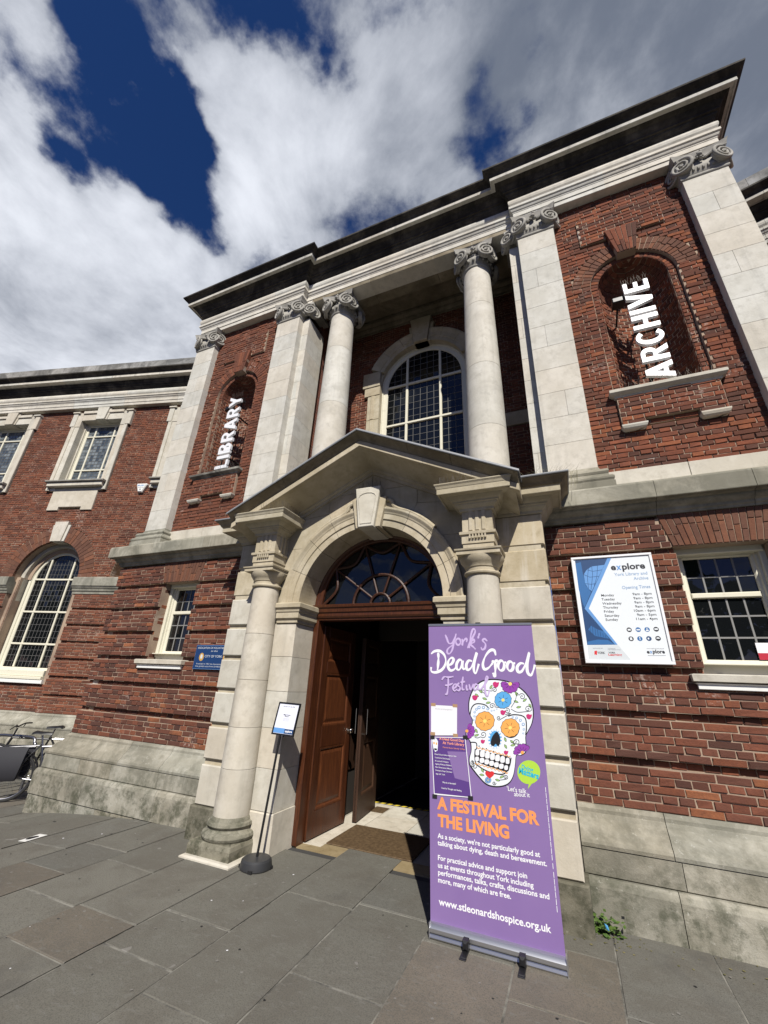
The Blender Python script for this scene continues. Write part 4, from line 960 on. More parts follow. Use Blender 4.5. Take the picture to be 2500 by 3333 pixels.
cc = MB(); cc.tube([(-.54 + .05 * math.cos(t * .524), 3.983, 1.56 + .05 * math.sin(t * .524)) for t in range(12)], .006, 5, (1, 1, 1), True); cc.box(-.546, -.534, 3.981, 3.984, 1.525, 1.595); cc.box(-.59, -.49, 3.981, 3.984, 1.39, 1.46); cc.build('notice_symbol', 'ink_text', nt_)
m_ = tag(MB().box(-.588, .36, .215, .925, -.006, .008, .004).build('door_mat', 'coir'), 'wide brown coir mat on the entrance step', 'door mat')
m_ = tag(MB().box(-.70, -.51, 1.53, 1.79, .0, .006, .003).build('floor_mat', 'coir'), 'small brown mat beside the inner lobby door', 'mat')

# ================================================================== loggia behind the upper columns
YB = 1.5
def loggia():
    mo = MB(); w = MB().box(1.6, 1.61, 1.7, 1.71, 5, 5.01).build('loggia_wall', 'mortar', B)
    def iv(a, b):
        z = (a + b) / 2; h = None
        if z < 7.10: h = (-.89, .89)
        elif z < 7.10 + 1.15: e = math.sqrt(1.15 ** 2 - (z - 7.10) ** 2); h = (-e, e)
        hs = [h] if h else []
        if z < 7.10: hs += [(-1.126, -.89), (.89, 1.126)]
        if 7.08 < z < 7.47: hs += [(-1.245, -.8), (.8, 1.245)]
        if 5.60 < z < 5.87: return []
        return cut(-2.15, 2.15, *hs)
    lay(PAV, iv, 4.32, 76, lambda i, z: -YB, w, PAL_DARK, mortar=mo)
    n = mo.build('loggia_wall', 'mortar', B); old = w.data; w.data = n.data; bpy.data.objects.remove(n); bpy.data.meshes.remove(old)
    for a, e in ((-2.15, -1.13), (1.13, 2.15)): MB().box(a, e, YB - .004, YB + .2, 5.605, 5.865, .004).build('stone_course', 'sandstone', w)
    sb = MB(); 
    for s in (-1, 1):
        sb.box(min(s * 1.94, s * 2.2), max(s * 1.94, s * 2.2), .74, 1.7, 3.6, 9.1)
    sb.box(-2.2, 2.2, .2, 1.75, 3.55, 3.72); sb.box(-2.2, 2.2, YB + .3, YB + .4, 3.5, 9.1)
    sb.build('loggia_side', 'brick_course', B)
    MB().box(-2.1, 2.1, .69, 1.8, 8.90, 8.99).build('loggia_ceiling', 'sandstone_dark', B)  # ceiling, beam and cornice: shade and soot both in the dark colour
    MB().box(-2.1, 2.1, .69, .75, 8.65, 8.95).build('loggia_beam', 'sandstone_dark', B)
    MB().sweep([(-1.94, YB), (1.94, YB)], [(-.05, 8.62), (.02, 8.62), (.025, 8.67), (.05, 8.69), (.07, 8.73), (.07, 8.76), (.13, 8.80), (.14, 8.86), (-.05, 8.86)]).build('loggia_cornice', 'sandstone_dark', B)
    sur = MB().prism(PAV, [(-.86, 4.4), (-1.10, 4.4), (-1.10, 7.1)] + arc(0, 7.10, 1.12, 180, 0, 24) + [(1.10, 7.1), (1.10, 4.4), (.86, 4.4), (.86, 7.1)] + arc(0, 7.10, .865, 0, 180, 24), -YB - .15, -YB - .01).build('window_surround', 'sandstone', B)
    for s in (-1, 1):
        so_ = lambda a, b: (min(s * a, s * b), max(s * a, s * b))
        for z0, z1 in ((4.4, 5.0), (5.0, 5.6), (5.6, 6.3), (6.3, 6.88)):
            MB().box(*so_(.865, 1.126), YB - .05, YB + .15, z0 + .002, z1 - .002, .006, vary()).build('jamb_block', 'sandstone', sur)
            MB().box(*so_(.97, 1.05), YB - .065, YB, z0 + .002, z1 - .002, .012, vary()).build('jamb_fillet', 'sandstone', sur)
        MB().box(*so_(.865, 1.20), YB - .06, YB + .15, 6.882, 7.09, .006, vary()).build('jamb_block', 'sandstone', sur)
        MB().box(*so_(.865, 1.243), YB - .075, YB + .15, 7.092, 7.46, .006, vary()).build('jamb_block', 'sandstone', sur)
        for a0, a1 in ((22, 45), (45, 66), (66, 83)):
            pr = [(.865, YB + .15), (.865, YB - .05), (.95, YB - .05), (.955, YB - .065), (1.05, YB - .07), (1.12, YB - .09), (1.15, YB - .09), (1.15, YB + .1)]
            b = MB(); nn = 6; m = len(pr); v = [(s * r * math.cos(math.radians(t)), y, 7.10 + r * math.sin(math.radians(t))) for t in [a0 + .15 + (a1 - a0 - .3) * i / nn for i in range(nn + 1)] for r, y in pr]
            b.add(v, [(i * m + j, (i + 1) * m + j, (i + 1) * m + j + 1, i * m + j + 1) for i in range(nn) for j in range(m - 1)] + [tuple(range(m)), tuple(range(nn * m, nn * m + m))], vary()); b.build('voussoir', 'sandstone', sur)
    MB().prism(PAV, [(-.14, 7.93), (.14, 7.93), (.225, 8.55), (-.225, 8.55)], -YB - .1, -YB + .13, vary(), .01).build('keystone', 'sandstone', sur)
    MB().prism(PAV, [(-.19, 7.93), (.19, 7.93), (.27, 8.42), (-.27, 8.42)], -YB - .1, -YB + .07, vary(), .008).build('keystone_wing', 'sandstone', sur)
    window(PAV, 0, -1.62, .85, 4.5, 7.10, [-.34, .34], [7.10, 6.17, 5.15], (.135, .155), 'loggia_window', True, .10, 'window_glass', None, 'came', .010, 'cream_paint', .05)
loggia()

# ================================================================== wings
def wing(F, right):
    mo = MB(); pal = PAL_DARK
    s0, s1 = (1.6, 9.2) if not right else (.2, 9.0)
    BC = [4.58, 7.6, 1.56]                                   # window bays
    ent_ = MB()
    wl = MB().fbox(F, s0, s1, 8.4, 8.41, -.3, -.31, 0).build('wing_wall', 'mortar', B)
    PR = {k: ([(max(o + .12, -.2), z) for o, z in pr], mt) for k, (pr, mt) in ENT.items()}
    PR['cyma'] = (PR['cyma'][0][:-1] + [(-.2, 9.44)], PR['cyma'][1])
    PR['blocking'] = ([(-.4, 9.445), (.49, 9.445), (.50, 9.45), (.495, 9.655), (.48, 9.67), (-.4, 9.72)], 'wing_blocking')
    e0 = MB().fbox(F, -.3, 10.5, 8.49, 9.60, 0.0, -.35, 0).build('wing_entablature', 'cornice_soot_shade', B)
    for nm, (pr, mt) in PR.items():
        js = [-.3 if right else 1.2]
        while js[-1] < 10: js.append(js[-1] + random.uniform(1.1, 1.7))
        for a, e in zip(js[:-1], js[1:]):
            k = len(pr); b = MB(); v = [F.p(u, z, n) for u in (a + .002, e - .002) for n, z in pr]
            b.add(v, [(i, k + i, k + i + 1, i + 1) for i in range(k - 1)] + [tuple(range(k)), tuple(range(k, 2 * k))], vary(.12)); b.build(nm, mt, e0)
    if right:
        MB().fbox(F, .0, 10, .0, 8.5, 0, -.4, 0).build('wing_wall_face', 'brick_course', wl); return wl
    def iv(a, b):
        z = (a + b) / 2; hs = []
        for c in BC:
            if z < 3.20: hs.append((c - 1.0, c + .88))
            elif z < 3.58: hs.append((c - .9, c + .9))
            elif z < 3.58 + 1.27: e = math.sqrt(1.27 ** 2 - (z - 3.58) ** 2); hs.append((c - e, c + e))
            if 5.90 < z < 8.36: hs.append((c - .86, c + .86))
            if 5.34 < z < 5.90: hs.append((c - .64, c + .64))
        if z > 8.36: hs += [(c - .2, c + .2) for c in BC]
        return cut(s0, s1, *hs)
    def nf(i, z): return -.045 if (z < 3.15 and i % 6 == 5) else 0.0
    lay(F, iv, .72, 129, nf, wl, PAL_DARK, mortar=mo, back=.3)
    for c in BC[:2]:
        # recessed wall below the window and beside it, arch ring
        lay(F, lambda a, b: [(c - 1.0, c + .9)], .72, 9, lambda i, z: -.12, wl, PAL, mortar=mo, back=.3)
        for i in range(34):
            a0, a1 = 180 * i / 34, 180 * (i + 1) / 34; g = .2; m1 = random.choice((.33, .5, .66))
            if 86 < (a0 + a1) / 2 < 94: continue
            for t0, t1 in ((0, m1), (m1, 1)):
                ra, rb = .9 + .37 * t0 + .003, .9 + .37 * t1 - .003; poly_brick(F, arc(c, 3.58, ra, a0 + g, a1 - g, 1) + arc(c, 3.58, rb, a1 - g, a0 + g, 1), .002, wl, PAL_BROWN)
        mo.prism(F, arc(c, 3.58, .905, 0, 180, 30) + arc(c, 3.58, 1.268, 180, 0, 30), -.3, -.008)
        sb = MB().prism(F, arc(c, 3.58, .80, 0, 180, 30) + arc(c, 3.58, .905, 180, 0, 30), -.35, -.20, (.8, .8, .8), .01).build('arch_soffit_ring', 'limestone', wl)
        mo.prism(F, arc(c, 3.58, .70, 0, 180, 30) + arc(c, 3.58, .905, 180, 0, 30), -.5, -.30)
        for e in (-1, 1):
            F2 = Frame(F.p(c + e * .80, 0, 0), -F.N, -F.U * e)
            lay(F2, lambda a, b: [(.12, .36)], 1.62, 32, lambda i, z: 0, wl, PAL_BROWN, mortar=mo, back=.2)
            MB().fbox(F, c + e * .85 - .06, c + e * .85 + .06, 3.05, 3.58, -.19, -.4, .006).build('arch_springer', 'limestone', wl)
            mo.fbox(F, c + e * .80 - .01, c + e * .95, .7, 3.6, -.13, -.5, 0)
        ky = MB(); ky.prism(F, [(c - .14, 4.46), (c + .14, 4.46), (c + .19, 4.98), (c - .19, 4.98)], -.2, .07, vary(), .006)
        ky.prism(F, [(c - .2, 4.47), (c + .2, 4.47), (c + .25, 4.90), (c - .25, 4.90)], -.2, .035, vary(), .006); ky.build('keystone', 'portland', wl)
        wd = window(F, c, -.37, .70, 1.58, 3.60, [-.335, .335], [3.60, 2.815, 2.085], (.10, .135), 'arched_window', True, .075, 'window_glass', None, 'came', .009, 'cream_paint', .045)
        MB().fbox(F, c - .78, c + .78, 1.40, 1.525, -.10, -.45, .01).build('sill', 'cream_paint', wd); MB().fbox(F, c - .80, c + .80, 1.34, 1.40, -.05, -.4, .008).build('sill_bead', 'cream_paint', wd)
        MB().fbox(F, c - .84, c + .84, 1.26, 1.335, -.06, -.4, .008).build('sill_stone', 'white_paint', wd)
    # impost bands
    for a, e in ((s0, 3.66), (5.44, 6.74), (8.5, 9.2)):
        b = MB(); pr = [(-.25, 3.19), (.01, 3.19), (.015, 3.23), (.04, 3.26), (.045, 3.29), (.075, 3.33), (.08, 3.36), (.1, 3.365), (.103, 3.55), (.09, 3.565), (-.02, 3.59)]
        k = len(pr); v = [F.p(u, z, n) for u in (a, e) for n, z in pr]; b.add(v, [(i, k + i, k + i + 1, i + 1) for i in range(k - 1)] + [tuple(range(k)), tuple(range(k, 2 * k))], (.9, .92, .95)); b.build('impost_band', 'band_stone', wl)
    for c in BC:
        # upper windows: eared stone surround with keystone, sill, apron
        W0, W1 = 6.12, 8.34
        fr_ = MB().prism(F, [(c - .86, W0), (c + .86, W0), (c + .86, W1), (c - .86, W1)][::1], -.32, -.30).build('window_surround', 'limestone', B)
        for e in (-1, 1):
            u0, u1 = sorted((c + e * .64, c + e * .885)); MB().fbox(F, u0, u1, 5.86, 7.86, .05, -.22, .008, vary()).build('jamb_block', 'limestone', fr_)
            u0, u1 = sorted((c + e * .78, c + e * .885)); MB().fbox(F, u0, u1, 5.86, 7.86, .075, -.2, .01, vary()).build('jamb_fillet', 'limestone', fr_)
            u0, u1 = sorted((c + e * .64, c + e * .945)); MB().fbox(F, u0, u1, 7.862, 8.34, .055, -.22, .008, vary()).build('jamb_ear', 'limestone', fr_)
            u0, u1 = sorted((c + e * .80, c + e * .95)); MB().fbox(F, u0, u1, 7.862, 8.30, .08, -.2, .01, vary()).build('ear_fillet', 'limestone', fr_)
            u0, u1 = sorted((c + e * .74, c + e * .96)); MB().fbox(F, u0, u1, 8.30, 8.35, .11, -.2, .008, vary()).build('head_cap', 'limestone', fr_)
        for a, q in ((-.64, -.16), (.16, .64)):
            MB().fbox(F, c + a, c + q, 8.07, 8.28, .05, -.22, .008, vary()).build('lintel', 'limestone', fr_); MB().fbox(F, c + a, c + q, 8.285, 8.38, .085, -.2, .01, vary()).build('head_mould', 'limestone', fr_)
        ky = MB(); ky.prism(F, [(c - .13, 8.05), (c + .13, 8.05), (c + .18, 8.46), (c - .18, 8.46)], -.15, .12, vary(), .006); ky.prism(F, [(c - .17, 8.06), (c + .17, 8.06), (c + .23, 8.45), (c - .23, 8.45)], -.15, .075, vary(), .006); ky.build('keystone', 'limestone', fr_)
        MB().fbox(F, c - .86, c + .86, 6.06, 6.11, .20, -.2, .012, (.8, .8, .8)).build('sill', 'capital_stone', fr_); MB().fbox(F, c - .82, c + .82, 5.95, 6.06, .15, -.2, .012).build('sill_mould', 'limestone', fr_)
        MB().prism(F, [(c - .66, 5.31), (c - .33, 5.31), (c - .33, 5.40), (c + .33, 5.40), (c + .33, 5.31), (c + .66, 5.31), (c + .66, 5.945), (c - .66, 5.945)], -.1, .035, vary(), .006).build('apron', 'limestone', fr_)
        if c > 2: window(F, c, -.2, .60, 6.30, 7.99, [-.3, .3], [7.655, 6.576], (.098, .10), 'upper_window', False, .07, 'stained_glass', [(.08, .10, .115), (.14, .165, .18), (.11, .13, .145), (.19, .215, .225), (.06, .075, .09)], 'came', .012, 'cream_paint', .045)
        for e in (-1, 1): MB().fbox(F, c + e * .62 - .02, c + e * .62 + .02, 6.1, 8.06, -.12, -.22, .0).build('reveal', 'limestone', fr_)
    mo.fbox(F, s0, s1, .2, 8.6, -.55, -.7, 0)
    n = mo.build('wing_wall', 'mortar', B); old = wl.data; wl.data = n.data; bpy.data.objects.remove(n); bpy.data.meshes.remove(old)
    return wl
stone('wing_blocking', (.26, .255, .235), (.36, .35, .33), (.075, .073, .068), .75, .7, .4, .62)
WW = wing(WL, False); wing(WR, True)
# wing plinth follows the piers and bays
def wpt(u, n): p = WL.p(u, 0, n); return (p.x, p.y)
plinth([wpt(9.2, 0), wpt(8.48, 0), wpt(8.48, -.12), wpt(6.58, -.12), wpt(6.58, 0), wpt(5.46, 0), wpt(5.46, -.12), wpt(3.58, -.12), wpt(3.58, 0), wpt(1.4, 0)],
       [[2.0, 3.4, 4.6, 6.6], [1.5, 3.0, 4.9, 6.6], [1.8, 3.2, 5.0, 6.7], [1.6, 3.3, 5.2, 6.9]], name='wing_plinth')
# roof and core that close the pavilion
rf = MB(); rf.box(-4.5, 4.5, 1.85, 3.4, 3.5, 9.35); rf.box(-4.5, 4.5, .5, 3.4, 9.2, 9.38); rf.box(-4.55, -1.95, .45, 2.2, 3.6, 9.2) if False else None
rf.build('pavilion_core', 'interior', B)
for s in (-1, 1): MB().box(min(s * 4.2, s * 4.62), max(s * 4.2, s * 4.62), .4, 3.2, 3.6, 8.5).build('side_wall', 'brick_course', B)

# ================================================================== lettering helpers
def text_mesh(body, offset=0.0, extrude=0.0, bevel=0.0):
    c = bpy.data.curves.new('text', 'FONT'); c.body = body; c.offset = offset; c.extrude = extrude; c.bevel_depth = bevel; c.resolution_u = 3
    o = bpy.data.objects.new('text', c); me = bpy.data.meshes.new_from_object(o); v = [tuple(p.co) for p in me.vertices]; f = [tuple(p.vertices) for p in me.polygons]
    bpy.data.objects.remove(o); bpy.data.curves.remove(c); bpy.data.meshes.remove(me); return v, f
def text(body, p0, p1, h, parent, mat, nrm=Vector((0, -1, 0)), lift=.0006, off=.0, name='lettering', up=None):
    """flat print: baseline from p0 to p1, cap height h"""
    v, f = text_mesh(body, off); x0 = min(p[0] for p in v); x1 = max(p[0] for p in v); p0, p1 = Vector(p0), Vector(p1); d = (p1 - p0); L_ = d.length; d.normalize(); up = up or nrm.cross(d).normalized() * -1
    if up.z < 0: up = -up
    s1, s2 = L_ / (x1 - x0), h / .69
    return MB().add([p0 + d * ((p[0] - x0) * s1) + up * (p[1] * s2) + nrm * lift for p in v], f).build(name, mat, parent)
RB = [0]
def ribbon(b, F, pts, w, n, closed=False, taper_=False):
    P = [Vector((p[0], p[1])) for p in pts]; k = len(P); L_, R_ = [], []
    for i in range(k):
        a = P[i - 1] if (i or closed) else P[i]; c = P[(i + 1) % k] if (i < k - 1 or closed) else P[i]; d = (c - a); d = d.normalized() if d.length > 1e-9 else Vector((1, 0)); q = Vector((-d.y, d.x)); ww = w(i / max(1, k - 1)) if callable(w) else w
        L_.append(P[i] + q * ww / 2); R_.append(P[i] - q * ww / 2)
    RB[0] = (RB[0] + 7) % 20; e0 = RB[0] * 1e-5
    v = [F.p(p.x, p.y, n + e0 + i * 8e-6) for i, p in enumerate(L_)] + [F.p(p.x, p.y, n + e0 + i * 8e-6) for i, p in enumerate(R_)]
    b.add(v, [(i, (i + 1) % k, k + (i + 1) % k, k + i) for i in range(k if closed else k - 1)])

# ---- raised white letters in the niches: block capitals, (width, strokes) in units of the cap height
def band_(cx, cy, rx, ry, tx, ty, a0, a1, n=14):
    o = [(cx + rx * math.cos(math.radians(a0 + (a1 - a0) * i / n)), cy + ry * math.sin(math.radians(a0 + (a1 - a0) * i / n))) for i in range(n + 1)]
    q = [(cx + (rx - tx) * math.cos(math.radians(a1 - (a1 - a0) * i / n)), cy + (ry - ty) * math.sin(math.radians(a1 - (a1 - a0) * i / n))) for i in range(n + 1)]; return o + q
bx_ = lambda a, b, c, d: [(a, c), (b, c), (b, d), (a, d)]
GLYPH = {'A': (.76, [[(0, 0), (.21, 0), (.49, 1), (.27, 1)], [(.55, 0), (.76, 0), (.49, 1), (.27, 1)], bx_(.17, .59, .19, .35)]),
         'R': (.66, [bx_(0, .2, 0, 1), [(.14, 1), (.36, 1)] + band_(.36, .70, .27, .30, .19, .16, 90, -90)[1:-1] + [(.36, .84), (.14, .84)], bx_(.14, .37, .40, .555), [(.27, .42), (.46, .44), (.67, 0), (.44, 0)]]),
         'C': (.70, [band_(.37, .5, .37, .52, .2, .17, 42, 318, 22)]), 'H': (.68, [bx_(0, .2, 0, 1), bx_(.48, .68, 0, 1), bx_(.15, .53, .415, .585)]), 'I': (.2, [bx_(0, .2, 0, 1)]),
         'V': (.74, [[(0, 1), (.21, 1), (.47, 0), (.27, 0)], [(.53, 1), (.74, 1), (.47, 0), (.27, 0)]]), 'E': (.54, [bx_(0, .2, 0, 1), bx_(.15, .54, 0, .165), bx_(.15, .5, .42, .58), bx_(.15, .54, .835, 1)]),
         'L': (.52, [bx_(0, .2, 0, 1), bx_(.15, .52, 0, .165)]), 'Y': (.72, [[(0, 1), (.22, 1), (.46, .48), (.27, .40)], [(.50, 1), (.72, 1), (.46, .40), (.27, .46)], bx_(.26, .46, 0, .46)]),
         'B': (.66, [bx_(0, .2, 0, 1), [(.14, 1), (.36, 1)] + band_(.36, .745, .25, .255, .19, .15, 90, -90)[1:-1] + [(.36, .85), (.14, .85)], bx_(.14, .38, .44, .57), [(.14, .54), (.38, .54)] + band_(.37, .275, .28, .275, .19, .15, 90, -90)[1:-1] + [(.37, .15), (.14, .15)], bx_(.14, .38, 0, .15)])}
def letters(word, cx, label, x0, x1, z0, z1, y):
    t = thing('wall_lettering', label, 'sign', (cx, .3, z0))
    h = x1 - x0; gap = .125; tot = sum(GLYPH[c][0] for c in word) + gap * (len(word) - 1); k = (z1 - z0) / tot; z = 0.0
    Fl = Frame((0, y, 0), (1, 0, 0), (0, -1, 0))
    for ch in word:
        wd, parts = GLYPH[ch]; b = MB()
        for i, pts in enumerate(parts):
            P = [(x1 - v * h, z0 + (z + u) * k) for u, v in pts]; b.prism(Fl, P, -.022, .022 + .0004 * i)
        b.build('letter_' + ch.lower(), 'letter_white', t); z += wd + gap
    for zz in (z0 + .12, (z0 + z1) / 2, z1 - .1): MB().tube([(x0 - .02, y + .06, zz), (x1 + .02, y + .06, zz)], .01, 6).build('mounting_bar', 'black_matte', t)
    MB().tube([(x0 + .05, y + .06, z0), (x0 + .05, y + .06, z1)], .012, 6).build('mounting_bar', 'black_matte', t); MB().tube([(x1 - .05, y + .06, z0), (x1 - .05, y + .06, z1)], .012, 6).build('mounting_bar', 'black_matte', t)
    for zz in (z0 + .3, z1 - .35): MB().tube([(cx, y + .06, zz), (cx, .73, zz)], .015, 6).build('bracket', 'black_matte', t)
    lx = x0 - .12; MB().box(lx - .02, lx + .12, y + .02, y + .16, z1 - .22, z1 - .14, .01).build('spot_lamp', 'black_plastic', t); MB().tube([(lx + .05, y + .1, z1 - .18), (lx + .05, .6, z1 - .26)], .012, 6).build('lamp_arm', 'black_matte', t)
    spikes([(x0, y, z1 + .004), (x1, y, z1 + .004)], t, .12, .016)
    return t
letters('ARCHIVE', 3.36, 'raised white ARCHIVE letters running up the right brick niche', 3.205, 3.487, 4.93, 6.53, .17)
letters('LIBRARY', -3.28, 'raised white LIBRARY letters running up the left brick niche', -3.40, -3.125, 4.93, 6.50, .17)
for s in (-1, 1): spikes([(s * 2.92, .14, 4.89), (s * 3.8, .14, 4.89)], WUP[s], .11, .02, 1.2)

# ---- opening times board
def board():
    x0, x1, z0, z1, y = 2.118, 2.813, 1.817, 2.817, -.075
    t = thing('opening_times_board', 'white framed explore opening times board on the right brick wall', 'sign', ((x0 + x1) / 2, 0, z0))
    MB().box(x0 + .01, x1 - .01, -.062, -.004, z0 + .01, z1 - .01).build('case', 'black_matte', t)
    face = MB().box(x0 + .018, x1 - .018, y + .004, -.05, z0 + .018, z1 - .018).build('face_panel', 'sign_white', t)
    for (a, b, c, d) in ((x0, x1, z1 - .022, z1), (x0, x1, z0, z0 + .026), (x0, x0 + .022, z0 + .0265, z1 - .0225), (x1 - .022, x1, z0 + .0265, z1 - .0225)): MB().box(a, b, y - .008, -.02, c, d, .003).build('frame_bar', 'letter_white', t)
    yf = y + .004
    Q = lambda x, v: on_y(1840 + x / 2.38, 1780 + v / 2.38, yf)
    q2 = lambda x, v: (Q(x, v).x, Q(x, v).z)
    def poly(pts, mat, lift, name): return MB().sheet(PAV, [q2(*p) for p in pts], -yf + lift, ).build(name, mat, t)
    poly([(75, 106), (326, 88), (150, 478), (386, 758), (170, 760)], 'ink_navy', .0006, 'photo_print')
    poly([(78, 130), (120, 118), (135, 200), (160, 300), (200, 350), (150, 470), (140, 450), (105, 330)], 'ink_mid', .0011, 'photo_print')
    poly([(143, 215), (165, 178), (205, 152), (302, 140), (206, 343), (180, 325), (155, 285)], 'ink_sky', .0016, 'photo_print')
    poly([(178, 640), (230, 690), (340, 712), (300, 655), (250, 640), (200, 610)], 'ink_mid', .0011, 'photo_print')
    poly([(172, 735), (250, 718), (330, 722), (386, 757), (172, 758)], 'ink_mid', .0011, 'photo_print')
    poly([(326, 88), (356, 86), (182, 478), (405, 757), (386, 758), (150, 478)], 'ink_sky', .0016, 'blue_band')
    b = MB()
    for p in ([(143, 215), (190, 235), (262, 228)], [(155, 285), (200, 290), (235, 285)], [(165, 178), (215, 190), (285, 178)], [(205, 152), (212, 220), (200, 330)], [(250, 147), (245, 230), (225, 300)], [(180, 165), (172, 240), (180, 325)]): ribbon(b, PAV, [q2(*p_) for p_ in p], .0035, -yf + .0022)
    for i in range(7): ribbon(b, PAV, [q2(190 + 20 * i, 600 + 14 * i), q2(196 + 20 * i, 680 + 4 * i)], .003, -yf + .0022)
    b.build('photo_lines', 'ink_navy', t)
    def T(s_, a, e, h, mat, off=.0): p, q = Q(*a), Q(*e); q.z = p.z = (p.z + q.z) / 2; return text(s_, p, q, h, t, mat, lift=.0012, off=off)
    T('e', (356, 180), (395, 178), .058, 'ink_text', .03); T('x', (398, 178), (436, 176), .058, 'ink_sky', .03); T('plore', (443, 176), (621, 166), .058, 'ink_text', .03)
    T('York Library and', (383, 225), (637, 214), .028, 'ink_softblue'); T('Archive', (532, 256), (645, 250), .028, 'ink_softblue'); T('Opening Times', (442, 327), (660, 318), .029, 'ink_softblue')
    for i, (d, x, e) in enumerate((('Monday', 280, 380), ('Tuesday', 282, 386), ('Wednesday', 289, 438), ('Thursday', 294, 412), ('Friday', 302, 380), ('Saturday', 307, 421), ('Sunday', 314, 411))): T(d, (x, 384 + 31.5 * i), (e, 382 + 31.5 * i), .022, 'ink_text', .004)
    for i, (d, x, e) in enumerate((('9am - 8pm', 523, 670), ('9am - 8pm', 530, 677), ('9am - 8pm', 537, 685), ('9am - 8pm', 543, 692), ('10am - 6pm', 535, 700), ('9am - 5pm', 557, 707), ('11am - 4pm', 552, 715))): T(d, (x, 375 + 32.3 * i), (e, 369 + 32.3 * i), .022, 'ink_text', .004)
    for i, (x, v) in enumerate(((495, 642), (565, 641), (634, 640), (704, 638), (510, 712), (578, 711), (648, 710), (719, 709))):
        c = q2(x, v); r = .0205; ic = MB().sheet(PAV, [(c[0] + r * math.cos(a * .262), c[1] + r * math.sin(a * .262)) for a in range(24)], -yf + .0006).build('service_icon', ['ink_text', 'ink_mid', 'ink_mid', 'ink_text', 'ink_text', 'ink_mid', 'ink_navy', 'ink_text'][i], t)
        g = MB(); n = -yf + .0012
        shp = [[(-.012, -.008), (.012, -.008), (.012, .008), (-.012, .008)], [(-.014, -.007), (.014, -.007), (.014, .005), (-.014, .005)], [(-.012, -.014), (.012, -.014), (.008, .0), (-.008, .0)], [(-.013, -.006), (.013, -.006), (.013, .008), (-.013, .008)],
               [(-.008, -.012), (.010, -.010), (.007, .013), (-.010, .011)], [(-.003, -.012), (.004, -.012), (.003, .004), (-.002, .004)], [(-.012, -.004), (.0, -.010), (.004, .004), (-.006, .010)], [(-.014, -.002), (.013, -.004), (.010, .008), (-.008, .010)]][i]
        g.sheet(PAV, [(c[0] + a, c[1] + d) for a, d in shp], n)
        if i in (2, 5): g.sheet(PAV, [(c[0] + .005 * math.cos(a), c[1] + .010 + .005 * math.sin(a)) for a in (0, .8, 1.6, 2.4, 3.1, 3.9, 4.7, 5.5)], n)
        g.build('icon_glyph', 'sign_white', ic)
    poly([(226, 806), (246, 804), (246, 835), (240, 838), (232, 832), (226, 836)], 'ink_red', .0008, 'york_rose')
    T('YORK', (250, 830), (309, 828), .019, 'ink_text', .02); T('YORK', (336, 827), (389, 825), .014, 'ink_text', .02); T('Learning', (336, 845), (440, 842), .019, 'ink_red', .02)
    T('SUPPORTED BY', (215, 790), (291, 788), .007, 'ink_grey'); T('WORKING IN', (330, 790), (388, 789), .007, 'ink_grey'); T('PARTNERSHIP WITH', (331, 801), (428, 799), .007, 'ink_grey'); T('www.exploreyork.org.uk', (632, 791), (766, 790), .008, 'ink_grey')
    T('e', (634, 826), (655, 825), .030, 'ink_text', .03); T('x', (657, 825), (677, 825), .030, 'ink_sky', .03); T('plore', (680, 825), (773, 824), .030, 'ink_text', .03)
    b = MB(); ribbon(b, PAV, [q2(639, 842), q2(778, 842)], .003, -yf + .001); b.build('small_print', 'ink_grey', t)
    poly([(172, 764), (410, 762), (520, 888), (186, 889)], 'ink_pale', .0004, 'footer_tint')
board()

# ---- blue plaque
def plaque():
    x0, x1, z0, z1, y = -2.728, -2.06, 1.642, 1.956, -.03
    t = tag(MB().box(x0, x1, y, -.001, z0, z1, .004).build('wall_plaque', 'plaque_blue'), 'blue rectangular plaque with white lettering beside the left stone pier', 'plaque')
    T = lambda s, a, e, z, h: text(s, (a, y - .0005, z), (e, y - .0005, z), h, t, 'ink_pale')
    cx = (x0 + x1) / 2
    T('ASSOCIATION OF VOLUNTARY GUIDES', x0 + .03, x1 - .03, 1.905, .024); T('to the', cx - .06, cx + .06, 1.868, .02); T('CITY OF YORK', cx - .15, cx + .15, 1.795, .03); T('Founded in 1951 the Association offers', x0 + .06, x1 - .06, 1.705, .017); T('free guided tours from Exhibition Square', x0 + .05, x1 - .05, 1.675, .017)
    for ex in (x0 + .125, x1 - .125):
        e = MB().sheet(PAV, [(ex + .042 * math.cos(a * .3142), 1.80 + .052 * math.sin(a * .3142)) for a in range(20)], -y + .0006).build('emblem', 'ink_gold', t)
        MB().sheet(PAV, [(ex + .02 * math.cos(a * .6283), 1.805 + .03 * math.sin(a * .6283)) for a in range(10)], -y + .0012).build('emblem_shield', 'ink_pale', t)
    b = MB(); ribbon(b, PAV, [(x0 + .006, z0 + .006), (x1 - .006, z0 + .006), (x1 - .006, z1 - .006), (x0 + .006, z1 - .006)], .003, -y + .0006, True); b.build('border_line', 'ink_softblue', t)
plaque()
